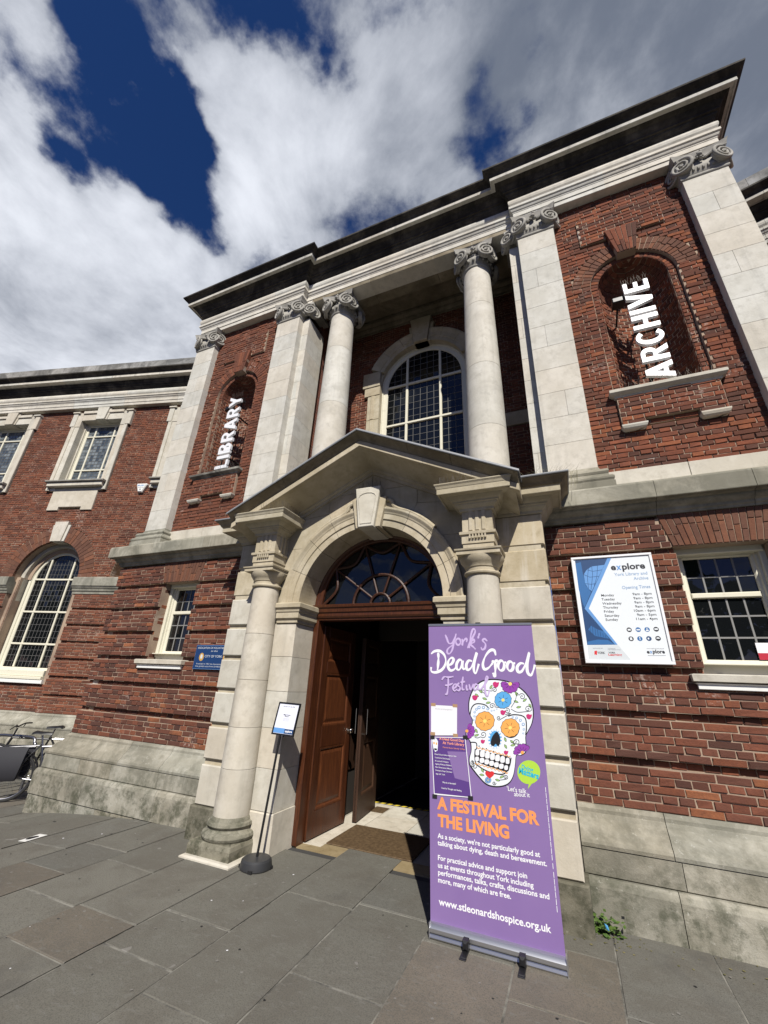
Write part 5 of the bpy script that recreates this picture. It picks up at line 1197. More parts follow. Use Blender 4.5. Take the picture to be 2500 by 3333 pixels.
# ---- alarm box on the wing
def alarm():
    c = (2.665, 5.87); F = WL; t = MB().prism(F, [(c[0] - .13, c[1] + .12), (c[0] + .13, c[1] + .12), (c[0] + .145, c[1] + .09), (c[0] + .06, c[1] - .12), (c[0] - .06, c[1] - .12), (c[0] - .145, c[1] + .09)][::-1], .0, .075, (1, 1, 1), .02).build('alarm_box', 'white_paint')
    tag(t, 'small white security alarm box on the left wing wall', 'alarm box')
    p = lambda u, w: F.p(u, w, .0755)
    text('Mayfair', p(c[0] + .10, c[1] + .045), p(c[0] - .10, c[1] + .045), .04, t, 'ink_softblue', F.N, .001, .02); text('Security', p(c[0] + .075, c[1] - .005), p(c[0] - .075, c[1] - .005), .03, t, 'ink_grey', F.N, .001, .01)
    MB().fbox(F, c[0] - .02, c[0] + .02, c[1] - .07, c[1] - .03, .0775, .07, 0).build('alarm_lamp', 'ink_grey', t)
alarm()

# ================================================================== roller banner
def banner():
    X0, X1, YS = .895, 1.748, -.92
    t = thing('roller_banner', 'purple roller banner with a flowered skull standing before the doorway', 'banner', (1.32, -.9, 0))
    base = MB(); base.sweep([(.899, YS), (1.753, YS)], [(-.06, .004), (.03, .004), (.036, .012), (.03, .03), (.036, .04), (.036, .058), (.024, .072), (.004, .084), (-.02, .088), (-.05, .08), (-.06, .06)]); base.build('base_cassette', 'aluminium', t, True, angle=25)
    b = MB(); ribbon(b, PAV, [(.899, .035), (1.753, .035)], .004, .9575); b.build('cassette_groove', 'black_matte', t)
    for x in (.8965, 1.7535): MB().box(x - .003, x + .003, YS - .038, YS + .062, .002, .088).build('end_cap', 'aluminium', t)
    for fx, fy in ((1.15, -.96), (1.50, -.96)):
        f = MB(); f.box(fx - .019, fx + .019, -1.075, -.955, .002, .012, .004); f.box(fx - .019, fx + .019, -1.01, -.95, .012, .062, .012); f.box(fx - .021, fx + .021, -1.09, -1.055, .001, .008, .003); f.build('swivel_foot', 'black_plastic', t)
    sh = MB(); n = 24; v = []
    for i in range(n + 1):
        z = .075 + (2.045 - .075) * i / n; xo = -.012 * (z / 2.05); bow = .004 * math.sin(z * 3.1)
        v += [(X0 + xo, YS + bow * 0, z), (X1 + xo, YS + bow * 0, z), (X1 + xo, YS + .0012, z), (X0 + xo, YS + .0012, z)]
    sh.add(v, [(4 * i + a, 4 * i + (a + 1) % 4, 4 * i + 4 + (a + 1) % 4, 4 * i + 4 + a) for i in range(n) for a in range(4)] + [(0, 1, 2, 3), (4 * n, 4 * n + 1, 4 * n + 2, 4 * n + 3)]); sheet = sh.build('banner_sheet', 'banner_purple', t)
    MB().box(X0 - .014, X1 - .010, YS - .006, YS + .010, 2.043, 2.062, .003).build('top_rail', 'aluminium', t); MB().tube([(1.31, YS + .02, .05), (1.30, YS + .02, 2.05)], .008, 8).build('support_pole', 'steel', t); MB().box(1.29, 1.33, YS - .004, YS + .02, 2.058, 2.07, .003).build('pole_clip', 'black_plastic', t)
    yb = YS
    Q = lambda x, v: on_y(1380 + x / 2.115, 2000 + v / 2.115, yb); q2 = lambda p: (Q(*p).x, Q(*p).z)
    Q6 = lambda x, v: on_y(1380 + x / 1.904, 2550 + v / 1.904, yb)
    layer = [0]
    def n_(k): return -yb + .0004 + .00035 * k
    PX = .00112                                                 # metres per drawing unit
    def stroke(lst, w, mat, k, name, sm=6, closed=False, parent=t, tp=None):
        b = MB()
        for pts in lst:
            P = smooth_path([Vector(q2(p)) for p in (pts + [pts[0]] if closed else pts)], sm)
            if closed: P = P[:-1]
            ribbon(b, PAV, P, (lambda u: w * PX * (tp[0] + (tp[1] - tp[0]) * abs(math.sin(u * 3.14159 * 2.2)))) if tp else w * PX, n_(k), closed)
        return b.build(name, mat, parent)
    def fill(pts, mat, k, name='print', sm=4, parent=t):
        P = smooth_path([Vector(q2(p)) for p in pts + [pts[0]]], sm)[:-1] if sm > 1 else [Vector(q2(p)) for p in pts]
        return MB().sheet(PAV, [(p.x, p.y) for p in P], n_(k)).build(name, mat, parent)
    # title, brush script
    ell = lambda cx, cy, rx, ry, a0=0, a1=360, n=12: [(cx + rx * math.cos(math.radians(a0 + (a1 - a0) * i / n)), cy + ry * math.sin(math.radians(a0 + (a1 - a0) * i / n))) for i in range(n + 1)]
    stroke([[(147, 140), (158, 165), (172, 198), (196, 196), (214, 160), (220, 135)], [(222, 132), (206, 195), (194, 245), (176, 270), (160, 262), (166, 236), (205, 206)], ell(236, 188, 16, 22, 200, 590, 12), [(262, 168), (266, 188), (264, 212), (272, 184), (290, 166), (296, 178), (292, 190)], [(300, 232), (318, 190), (350, 128), (350, 104), (336, 104), (322, 150), (312, 232)], [(312, 205), (340, 172), (346, 190), (320, 204), (338, 222), (356, 240)], [(384, 128), (376, 150), (373, 166)], [(436, 184), (418, 168), (404, 180), (424, 204), (418, 234), (400, 242), (394, 226)]], 12, 'ink_lilac', 1, 'title_script', 6, tp=(.65, 1.25))
    stroke([[(50, 272), (72, 254), (110, 252), (142, 282), (150, 330), (128, 376), (86, 398), (52, 392), (50, 362)], [(98, 262), (100, 310), (94, 384)],
            [(160, 352), (190, 340), (204, 312), (192, 298), (172, 314), (164, 350), (180, 384), (208, 378), (226, 352)], [(262, 318), (244, 312), (226, 338), (226, 372), (244, 380), (262, 346), (266, 318), (264, 352), (274, 378), (292, 362)], [(332, 322), (308, 318), (292, 346), (296, 378), (316, 376), (338, 340), (364, 262), (346, 330), (344, 384), (358, 404), (378, 340)],
            [(494, 282), (484, 248), (456, 248), (424, 286), (406, 340), (416, 376), (444, 368), (474, 334)], [(466, 326), (490, 322), (508, 314)], [(490, 322), (492, 368), (488, 424), (474, 402)], ell(532, 352, 21, 34, -60, 320, 12) + [(566, 330)], ell(594, 356, 21, 32, -60, 320, 12) + [(628, 336)], [(690, 340), (664, 336), (642, 362), (648, 394), (674, 390), (700, 340), (724, 264), (710, 340), (714, 398), (736, 418), (752, 388), (764, 346)]], 17, 'ink_white', 1, 'title_script', 7, tp=(.55, 1.2))
    stroke([[(124, 452), (140, 430), (170, 432), (204, 428)], [(168, 434), (168, 490), (160, 545), (146, 548)], [(146, 488), (172, 486), (200, 474)], [(200, 512), (220, 500), (224, 482), (210, 482), (200, 506), (212, 526), (228, 514)], [(244, 470), (232, 486), (250, 504), (242, 524), (228, 520)], [(270, 428), (264, 480), (266, 516), (280, 514)], [(252, 468), (284, 462)], [(294, 484), (294, 518), (306, 512)], [(312, 480), (322, 518), (338, 490), (342, 478)], [(372, 486), (356, 480), (346, 502), (352, 522), (370, 502), (374, 484), (374, 514), (388, 514)], [(388, 520), (420, 480), (440, 436), (430, 428), (422, 470), (424, 540), (440, 560), (452, 520)]], 11, 'ink_lilac', 12, 'title_script', 6, tp=(.65, 1.2))
    # skull
    outer = [(306, 660), (308, 590), (335, 515), (385, 462), (450, 444), (530, 448), (610, 470), (685, 520), (738, 590), (757, 670), (748, 745), (722, 800), (704, 838), (706, 900), (702, 950), (668, 972), (638, 972), (630, 1040), (618, 1110), (592, 1160), (550, 1184), (490, 1190), (430, 1174), (380, 1126), (338, 1074), (312, 1034), (310, 990), (322, 940), (318, 884), (296, 846), (286, 822), (300, 782), (326, 760), (330, 722), (314, 690)]
    sk = fill(outer, 'ink_black', 1, 'skull_outline')
    cx, cy = 520, 800; fill([(cx + (x - cx) * .968, cy + (y - cy) * .975) for x, y in outer], 'ink_skull', 2, 'skull_white', 4, sk)
    stroke([[(318, 690), (330, 640), (362, 615), (420, 622), (450, 650)], [(700, 830), (706, 780), (700, 720), (672, 696), (616, 690), (580, 700)], [(318, 880), (360, 885), (362, 930), (352, 1000), (372, 1040), (440, 1080), (520, 1100), (560, 1090), (590, 1040), (600, 985)]], 7, 'ink_black', 3, 'skull_line', 6, parent=sk)
    fill(ell(418, 735, 62, 60)[:-1], 'ink_black', 3, 'eye_socket', 3, sk); fill(ell(598, 785, 60, 66)[:-1], 'ink_black', 3, 'eye_socket', 3, sk)
    def flower(c, R, n, mat, k, ctr='ink_yellow', rot=0, a0=0, a1=360, wd=.5):
        b = MB(); d = MB()
        for i in range(n):
            a = math.radians(a0 + (a1 - a0) * (i + .5) / n + rot); ux, uy = math.cos(a), math.sin(a); px_, py_ = -uy, ux; wr = R * wd * math.sin(math.radians((a1 - a0) / n) / 2) * 2
            P = [(c[0] + ux * R * f + px_ * g * wr, c[1] + uy * R * f + py_ * g * wr) for f, g in ((.08, 0), (.45, .75), (.80, .95), (.98, .45), (.95, 0), (.98, -.45), (.80, -.95), (.45, -.75))]
            big = [(c[0] + (x - c[0]) * 1.05, c[1] + (y - c[1]) * 1.05) for x, y in P]
            d.sheet(PAV, [tuple(q2(p)) for p in big], n_(k) + i * 2e-5); b.sheet(PAV, [tuple(q2(p)) for p in P], n_(k + 1) + i * 2e-5); 
            ribbon(d, PAV, [q2((c[0] + ux * R * .25, c[1] + uy * R * .25)), q2((c[0] + ux * R * .62, c[1] + uy * R * .62))], 2.0 * PX, n_(k + 2))
        d.build('petal_outline', 'ink_black', sk); b.build('petals', mat, sk); fill(ell(c[0], c[1], R * .19, R * .19)[:-1], ctr, k + 3, 'flower_centre', 2, sk)
    flower((420, 734), 66, 6, 'ink_petal', 4, rot=10); flower((594, 780), 64, 6, 'ink_petal', 4, rot=20); flower((545, 589), 58, 6, 'ink_blue', 4, rot=5)
    flower((594, 478), 64, 5, 'ink_violet', 4, a0=-10, a1=195); flower((296, 802), 56, 5, 'ink_violet', 4, a0=-75, a1=80, ctr='ink_petal'); flower((678, 950), 62, 5, 'ink_violet', 4, a0=165, a1=330, ctr='ink_petal'); flower((442, 1140), 22, 5, 'ink_softblue', 4)
    # nose
    fill(ell(490, 856, 48, 66)[:-1], 'ink_blue', 4, 'nose_frame', 3, sk); 
    for i in range(16):
        a = i * math.pi / 8; fill(ell(490 + 44 * math.cos(a), 856 + 62 * math.sin(a), 8, 8, n=8)[:-1], 'ink_skull', 5, 'nose_bead', 2, sk)
    fill([(505, 806), (522, 840), (526, 880), (512, 908), (494, 890), (480, 906), (460, 894), (466, 850), (488, 816)], 'ink_black', 6, 'nose_hole', 4, sk)
    # teeth
    fill([(350, 925), (400, 938), (470, 955), (540, 968), (592, 988), (590, 1050), (572, 1082), (500, 1062), (420, 1036), (352, 1000)], 'ink_black', 4, 'mouth', 4, sk)
    for i in range(7):
        t_ = i / 6; x, y = 368 + t_ * 208, 952 + t_ * 58; w, h = (13, 25) if i in (0, 6) else (16, 27)
        fill([(x - w * .9, y - h * .7), (x, y - h), (x + w * .9, y - h * .7), (x + w, y), (x + w * .85, y + h * .6), (x, y + h * .75), (x - w * .85, y + h * .6), (x - w, y)], 'ink_white', 5, 'tooth', 3, sk)
        x, y = 366 + t_ * 200, 994 + t_ * 60; h *= .85; fill([(x - w * .85, y - h * .6), (x, y - h * .75), (x + w * .85, y - h * .6), (x + w, y), (x + w * .8, y + h * .6), (x, y + h * .8), (x - w * .8, y + h * .6), (x - w, y)], 'ink_white', 5, 'tooth', 3, sk)
    wav = lambda x0, y0, x1, y1, n, a: [(x0 + (x1 - x0) * i / n, y0 + (y1 - y0) * i / n + (a if i % 2 else -a)) for i in range(n + 1)]
    stroke([wav(362, 914, 596, 978, 18, 5), wav(352, 1024, 580, 1092, 18, 5)], 4.5, 'ink_petal', 5, 'gum_line', 4, parent=sk)
    for i in range(6): fill(ell(380 + i * 25, 906 + i * 9 + (6 if i % 2 else 0), 4.5, 4.5, n=8)[:-1], 'ink_black', 4, 'gum_dot', 2, sk)
    # curls, leaves, buds, heart, dots
    def curl(x, y, r, d, a): return [(x + r * (1 - .86 * u) * math.cos(a + d * u * 8.6), y + r * (1 - .86 * u) * math.sin(a + d * u * 8.6)) for u in [i / 14 for i in range(15)]]
    for cl in ([[(440, 560), (420, 545), (395, 520)] + curl(486, 520, 20, 1, 2.8), [(520, 640), (490, 636)] + curl(470, 630, 20, -1, 0), [(600, 640), (630, 590), (640, 540)] + curl(676, 566, 24, 1, 3.6), [(600, 650), (640, 672), (690, 670)] + curl(716, 650, 24, -1, .6), [(560, 690), (600, 680)] + curl(516, 712, 16, 1, .5), curl(574, 664, 20, 1, -2) + [], [(350, 845), (370, 850)] + curl(408, 826, 24, -1, 2.4), [(600, 880), (630, 890)] + curl(640, 880, 24, 1, 2.6), [(330, 1000), (345, 1035)] + curl(350, 1046, 22, 1, 3), [(520, 1140), (560, 1135)] + curl(562, 1120, 16, -1, .5), curl(336, 1018, 14, 1, 2), curl(484, 1160, 14, 1, 0)]): stroke([cl], 3.4, 'ink_black', 5, 'curl', 3, parent=sk)
    for (x, y, a) in ((418, 580, 20), (390, 528, 50), (442, 608, -10), (462, 500, -60), (636, 545, 70), (634, 600, 20), (652, 638, -10), (694, 590, -40), (730, 628, 60), (360, 800, 60), (362, 832, -20), (606, 876, 40), (612, 900, -10), (402, 1072, 60), (398, 1104, 10), (506, 1140, 20), (536, 1118, -30), (562, 908, 60), (364, 556, 40), (560, 860, 70)):
        c_, s_ = math.cos(math.radians(a)), math.sin(math.radians(a)); L_ = [(-15, 0), (-5, -7), (7, -6), (16, 0), (6, 6), (-6, 6)]
        fill([(x + 1.16 * (u * c_ - v * s_), y + 1.16 * (u * s_ + v * c_)) for u, v in L_], 'ink_black', 4, 'leaf_outline', 2, sk); fill([(x + .9 * (u * c_ - v * s_), y + .9 * (u * s_ + v * c_)) for u, v in L_], 'ink_leaf', 5, 'leaf_print', 2, sk)
    for (x, y, r) in ((496, 482, 22), (352, 572, 20), (545, 674, 19), (724, 702, 20), (406, 874, 15), (566, 950, 16)):
        fill([(x - r, y - r * .5), (x - r * .3, y - r * .9), (x + r * .3, y - r * .6), (x + r, y - r * .7), (x + r * .7, y + r * .5), (x, y + r), (x - r * .8, y + r * .5)], 'ink_rose', 6, 'rosebud', 2, sk)
    fill([(452, 1130), (430, 1108), (422, 1088), (434, 1076), (452, 1086), (464, 1078), (482, 1086), (480, 1106)], 'ink_red', 6, 'heart', 3, sk)
    for (x, y, r) in ((348, 700, 7), (342, 725, 6), (350, 672, 8), (362, 652, 9), (380, 640, 11), (410, 640, 11), (440, 650, 9), (466, 662, 6), (484, 660, 5), (502, 650, 5), (612, 706, 7), (638, 712, 9), (664, 728, 10), (684, 756, 11), (688, 790, 8), (684, 818, 6)):
        fill(ell(x, y, r, r, n=10)[:-1], 'ink_softblue', 5, 'dot', 2, sk); fill(ell(x, y, r * .55, r * .55, n=8)[:-1], 'ink_skull', 6, 'dot_centre', 2, sk)
    # speech bubble
    fill(ell(722, 1086, 79, 82, n=18)[:-1], 'ink_lime', 1, 'speech_bubble', 2); fill([(690, 1150), (760, 1140), (716, 1202), (722, 1164)], 'ink_lime', 1.4, 'bubble_tail', 1)
    def T(s_, a, e, h, mat, off=.0, q=Q, slope=None): p, r = q(*a), q(*e); return text(s_, p, r, h, t, mat, lift=n_(4) + yb, off=off)
    T('Dying', (672, 1062), (752, 1086), .028, 'ink_cyan', .02); T('Matters', (652, 1092), (790, 1134), .036, 'ink_cyan', .035); T("'Let's talk", (572, 1212), (706, 1232), .027, 'ink_white', .012); T('about it', (622, 1250), (730, 1258), .026, 'ink_white', .012)
    # lower copy
    def H(s_, x0, y0, x1, y1, h, mat, off=0.0):
        p, r = Q6(x0, y0), Q6(x1, y1); z = (p.z + r.z) / 2; p.z = r.z = z; return text(s_, p, r, h, t, mat, lift=.0008, off=off)
    H('A FESTIVAL FOR', 82, 163, 716, 247, .070, 'ink_orange', .045); H('THE LIVING', 86, 266, 530, 337, .070, 'ink_orange', .045)
    for s_, x0, y0, x1, y1 in (("As a society, we're not particularly good at", 85, 345, 720, 448), ('talking about dying, death and bereavement.', 85, 390, 762, 503), ('For practical advice and support join', 87, 480, 640, 582), ('us at events throughout York including', 87, 527, 680, 640), ('performances, talks, crafts, discussions and', 88, 572, 778, 710), ('more, many of which are free.', 88, 615, 540, 712)): H(s_, x0, y0, x1, y1, .0285, 'ink_white', .022)
    H('www.stleonardshospice.org.uk', 92, 760, 790, 918, .038, 'ink_white', .022)
    b = MB(); zz = .95
    while zz > .28: ribbon(b, PAV, [(1.724, zz), (1.724, zz - .03)], .0032, n_(1)); zz -= .034 if random.random() < .8 else .045
    b.build('credit_line', 'ink_white', t)
    # taped paper sheets
    def card(pts, mat, nm, label, cat):
        P = [Q(*p) for p in pts]; b = MB(); b.add([(p.x, yb - .004, p.z) for p in P] + [(p.x, yb - .0032, p.z) for p in P], [(0, 1, 2, 3), (7, 6, 5, 4)] + [(i, (i + 1) % 4, 4 + (i + 1) % 4, 4 + i) for i in range(4)]); o = b.build(nm, mat); return tag(o, label, cat)
    c1 = card([(50, 622), (229, 632), (228, 832), (50, 832)], 'paper_white', 'taped_sheet', 'blank white paper sheet taped to the left edge of the banner', 'paper')
    text('Scan for the full programme!', Q(80, 652), Q(196, 660), .008, c1, 'ink_grey', lift=.0045)
    for k_, (x, y, mt) in enumerate(((66, 620, 'tape_brown'), (215, 628, 'tape_brown'), (62, 820, 'tape_brown'), (218, 832, 'tape_brown'))):
        p = Q(x, y); MB().box(p.x - .019, p.x + .019, yb - .0052, yb - .0042, p.z - .011, p.z + .011).build('adhesive_tape', mt, c1)
    c2 = card([(50, 842), (286, 846), (330, 1262), (70, 1240)], 'paper_white', 'event_poster', 'small purple event poster taped low on the banner', 'poster')
    def in2(u, v): a = [Vector(Q(*p)) for p in ((50, 842), (286, 846), (330, 1262), (70, 1240))]; return (a[0] * (1 - u) + a[1] * u) * (1 - v) + (a[3] * (1 - u) + a[2] * u) * v
    def pz(pts, mat, k, nm): return MB().add([Vector((in2(*p).x, yb - .0042 - .0004 * k, in2(*p).z)) for p in pts], [tuple(range(len(pts)))]).build(nm, mat, c2)
    pz([(.02, .012), (.98, .012), (.98, .988), (.02, .975)], 'ink_poster', 0, 'poster_print'); pz([(.45, .25), (.97, .25), (.97, .75), (.6, .7)], 'banner_purple', 1, 'poster_glow')
    pz([(.03, .06), (.08, .02), (.16, .03), (.2, .08), (.19, .15), (.17, .24), (.1, .27), (.05, .2)], 'ink_skull', 2, 'poster_skull'); pz([(.06, .09), (.1, .09), (.1, .13), (.06, .13)], 'ink_petal', 3, 'poster_eye'); pz([(.13, .1), (.17, .1), (.17, .14), (.13, .14)], 'ink_petal', 3, 'poster_eye'); pz([(.08, .2), (.16, .21), (.15, .24), (.08, .235)], 'ink_black', 3, 'poster_teeth')
    def PT(s_, u0, u1, v, h, mat, off=.01): a, e = in2(u0, v), in2(u1, v); a.y = e.y = yb - .0042; e.z = a.z = (a.z + e.z) / 2; text(s_, a, e, h, c2, mat, lift=.0016, off=off)
    PT('A Dead Good Day', .24, .95, .065, .017, 'ink_salmon', .03); PT('At York Library', .33, .95, .135, .017, 'ink_salmon', .03); PT('Marriott Room, Saturday 10 May', .33, .95, .205, .009, 'ink_salmon')
    for i, (s_, u) in enumerate((('Dead Good Information Fair', .62), ('York End of Life Doulas', .42), ("St Leonard's Hospice", .38), ('Ageing Without Children', .46), ('Non Government Alliance', .46), ('Francesca Gray Ceramics', .46), ('Age UK York', .26))): PT(s_, .08, .08 + u, .33 + .055 * i, .009, 'ink_white')
    PT('Why do we fear death?', .25, .62, .80, .010, 'ink_white'); PT('Food for Thought and Healing', .22, .75, .90, .010, 'ink_white')
    for x, y in ((60, 846), (322, 1262), (76, 1250), (286, 845)):
        p = Q(x, y); MB().box(p.x - .018, p.x + .018, yb - .0065, yb - .0055, p.z - .012, p.z + .012).build('adhesive_tape', 'black_matte', c2)
banner()

# ================================================================== floor-standing notice
def stand():
    t = thing('sign_stand', 'black floor stand holding a small framed notice left of the doorway', 'sign stand', (-.815, -.64, 0))
    b = MB(); b.lathe(-.815, -.64, [(0.0, .085), (.06, .085), (.118, .078), (.132, .066), (.138, .04), (.140, .012), (.134, .003), (0.0, .003)], 36); b.build('weighted_base', 'rubber_grey', t, True, angle=30)
    for a in (200, 290, 20, 110):
        x, y = -.815 + .128 * math.cos(math.radians(a)), -.64 + .128 * math.sin(math.radians(a)); MB().box(x - .02, x + .02, y - .02, y + .02, .002, .026).build('base_notch', 'black_matte', t)
    MB().tube([(-.815, -.64, .08), (-.775, -.578, 1.045)], .0115, 10).build('pole', 'black_plastic', t, True); MB().tube([(-.7785, -.583, .96), (-.775, -.578, 1.04)], .014, 10).build('clamp', 'black_plastic', t, True)
    Y = lambda x, v, y: on_y(860 + x / 5.95, 2240 + v / 5.95, y)
    A, Bq, C_, D = Y(303, 250, -.52), Y(712, 315, -.52), Y(560, 945, -.575), Y(142, 888, -.575)
    c = (C_ + D) / 2; U = (C_ - D).normalized(); W_ = ((A + Bq) / 2 - c).normalized(); N_ = U.cross(W_).normalized(); w = ((C_ - D).length + (Bq - A).length) / 2; h = ((A + Bq) / 2 - c).length
    P = lambda u, v, n=0: c + U * (u * w / 2) + W_ * (v * h) + N_ * n
    def pan(u0, u1, v0, v1, n0, n1, nm, mat): b = MB(); b.add([P(u, v, n) for n in (n0, n1) for u, v in ((u0, v0), (u1, v0), (u1, v1), (u0, v1))], [(3, 2, 1, 0), (4, 5, 6, 7)] + [(i, (i + 1) % 4, 4 + (i + 1) % 4, 4 + i) for i in range(4)]); return b.build(nm, mat, t)
    pan(-1, 1, 0, 1, -.012, .0, 'frame_back', 'black_plastic')
    for q in ((-1, 1, 0, .045), (-1, 1, .955, 1), (-1, -.90, .0455, .9545), (.90, 1, .0455, .9545)): pan(*q, .0005, .007, 'frame_bar', 'black_plastic')
    pan(-.895, .895, .05, .95, .0008, .0016, 'notice_sheet', 'paper'); pan(-.895, .10, .06, .21, .0018, .0022, 'footer_print', 'ink_sky'); pan(.10, .895, .06, .20, .0018, .0022, 'footer_print', 'ink_navy')
    tx = lambda s_, u0, u1, v, hh, mat, off=.0: text(s_, P(u0, v, .002), P(u1, v, .002), hh, t, mat, N_, .0006, off, up=W_)
    tx('explore', .17, .80, .105, .020, 'ink_white', .03); tx('Saturday 10th May 2025', -.52, .55, .86, .009, 'ink_text'); tx('Marriott', -.32, .32, .60, .011, 'ink_text', .02); tx('Room', -.18, .18, .555, .011, 'ink_text', .02)
    for v in (.50, .465, .43): pan(-.27, .27, v, v + .006, .0018, .0021, 'small_print', 'ink_grey')
    MB().tube([P(0, .0, -.006), P(0, -.05, -.004)], .018, 10).build('frame_socket', 'black_plastic', t)
stand()

# ================================================================== bicycles and rack at the wing
def bicycle(rear, head, label, bag, frame_mat):
    R_ = .335; hd = Vector((math.cos(head), math.sin(head), 0)); sd = Vector((-hd.y, hd.x, 0)); g = zg(rear[0]); O = Vector((rear[0], rear[1], g + R_))
    t = thing('bicycle', label, 'bicycle', (rear[0], rear[1], g))
    p = lambda f, u, l=0: O + hd * f + Vector((0, 0, u)) + sd * l
    def wheel(f):
        tr = MB().tube([p(f + (R_ - .02) * math.cos(a * .1745), (R_ - .02) * math.sin(a * .1745)) for a in range(36)], .019, 8, (1, 1, 1), True).build('wheel', 'rubber', t, True)
        MB().tube([p(f + (R_ - .045) * math.cos(a * .1745), (R_ - .045) * math.sin(a * .1745)) for a in range(36)], .010, 6, (1, 1, 1), True).build('rim', 'steel', tr, True)
        b = MB(); 
        for i in range(18): a = i * .349; b.tube([p(f + .02 * math.cos(a + .6), .02 * math.sin(a + .6), .02 * (-1) ** i), p(f + (R_ - .045) * math.cos(a), (R_ - .045) * math.sin(a))], .0012, 3)
        b.tube([p(f, 0, -.05), p(f, 0, .05)], .016, 8); b.build('spokes', 'steel', tr)
    wheel(0); wheel(1.05)
    fr_ = MB(); BB = p(.43, -.06); ST = p(.30, .43); HT = p(.86, .42); HB = p(.90, .30)
    for a, c, r in ((BB, ST, .016), (BB, HB, .018), (ST + (BB - ST) * .08, HT, .016), (HT, HB, .02), (p(0, 0, .05), BB + sd * .03, .009), (p(0, 0, -.05), BB - sd * .03, .009), (p(0, 0, .05), ST + sd * .02, .008), (p(0, 0, -.05), ST - sd * .02, .008), (HB, p(1.05, 0, .05), .012), (HB, p(1.05, 0, -.05), .012)): fr_.tube([a, c], r, 8)
    fr_.build('frame', frame_mat, t, True)
    MB().tube([ST, p(.265, .55)], .013, 8).build('seat_post', 'steel', t, True)
    s_ = MB(); L_ = [(-.13, .075, .03), (-.10, .085, .045), (-.02, .06, .035), (.06, .03, .03), (.13, .018, .022)]
    v = [p(.27 + a, .56 + dz, l * w) for a, w, dz in L_ for l, dz in ((-1, dz - .03), (-.7, dz), (0, dz + .008), (.7, dz), (1, dz - .03))]
    s_.add(v, [(i * 5 + j, (i + 1) * 5 + j, (i + 1) * 5 + j + 1, i * 5 + j + 1) for i in range(4) for j in range(4)] + [(0, 1, 2, 3, 4), (20, 21, 22, 23, 24)]); s_.build('saddle', 'black_plastic', t, True, angle=60)
    MB().tube([HT, p(.83, .56)], .014, 8).build('stem', 'black_plastic', t); MB().tube(smooth_path([p(.74, .62, -.29), p(.80, .62, -.16), p(.84, .58, 0), p(.80, .62, .16), p(.74, .62, .29)], 5), .012, 8).build('handlebar', 'black_plastic', t, True)
    for l in (-1, 1): MB().tube([p(.80, .61, l * .19), p(.84, .56, l * .26)], .008, 6).build('brake_lever', 'black_plastic', t)
    MB().tube([p(R_ * 1.06 * math.cos(a), R_ * 1.06 * math.sin(a)) for a in [.2 + i * .13 for i in range(20)]], .016, 6).build('mudguard', 'black_plastic', t)
    MB().tube([BB + sd * .08, BB + sd * .08 + Vector((0, 0, -.16)) + hd * .04], .009, 6).build('crank', 'steel', t); MB().tube([p(.43 + .09 * math.cos(a * .35), -.06 + .09 * math.sin(a * .35), .055) for a in range(18)], .006, 6, (1, 1, 1), True).build('chainring', 'steel', t)
    rk_ = MB(); 
    for l in (-.06, .06): rk_.tube([p(-.22, .37, l), p(.25, .40, l)], .006, 6); rk_.tube([p(0, 0, l), p(-.05, .37, l)], .006, 6)
    rk_.build('luggage_rack', 'steel', t)
    if bag:
        for l in (-1, 1):
            b = MB(); o = l * .10; rows = [(.40, .0, .20, .20), (.30, .06, .21, .205), (.16, .085, .20, .20), (.02, .08, .175, .18), (-.04, .05, .15, .155)]
            v = [p(-.02 + a, z, o + d) for z, th, a0, a1 in rows for a, d in ((-a0, 0), (-a0, l * th), (-a0 * .4, l * (th + .02 * random.random())), (a1 * .35, l * (th + .025 * random.random())), (a1, l * th), (a1, 0))]
            b.add(v, [(i * 6 + j, i * 6 + (j + 1) % 6, (i + 1) * 6 + (j + 1) % 6, (i + 1) * 6 + j) for i in range(4) for j in range(6)] + [tuple(range(6)), tuple(range(24, 30))]); b.build('pannier', 'bag_cloth', t, True, angle=50)
    MB().box(*sorted((p(-.23, .33, -.03).x, p(-.21, .36, .03).x + .02)), p(-.22, .33).y - .03, p(-.22, .33).y + .03, p(0, .33).z, p(0, .37).z, .005).build('rear_light', 'ink_red', t)
bicycle((-6.02, .02), math.radians(38), 'silver bicycle with a black pannier at the left edge of the photo', True, 'steel')
bicycle((-6.42, 1.02), math.radians(222), 'dark bicycle standing behind the one with the black pannier', False, 'black_plastic')
g0 = zg(-6.6); tag(MB().tube(smooth_path([(-6.62, .60, g0 - .02), (-6.62, .60, g0 + .60), (-6.66, .60, g0 + .70), (-6.76, .60, g0 + .77), (-7.2, .52, g0 + .77), (-7.52, .46, g0 + .75), (-7.6, .45, g0 + .62), (-7.6, .45, g0 - .05)], 6), .024, 12).build('bike_rack', 'steel', None, True), 'bent steel tube bicycle stand beside the left wing', 'bike rack')

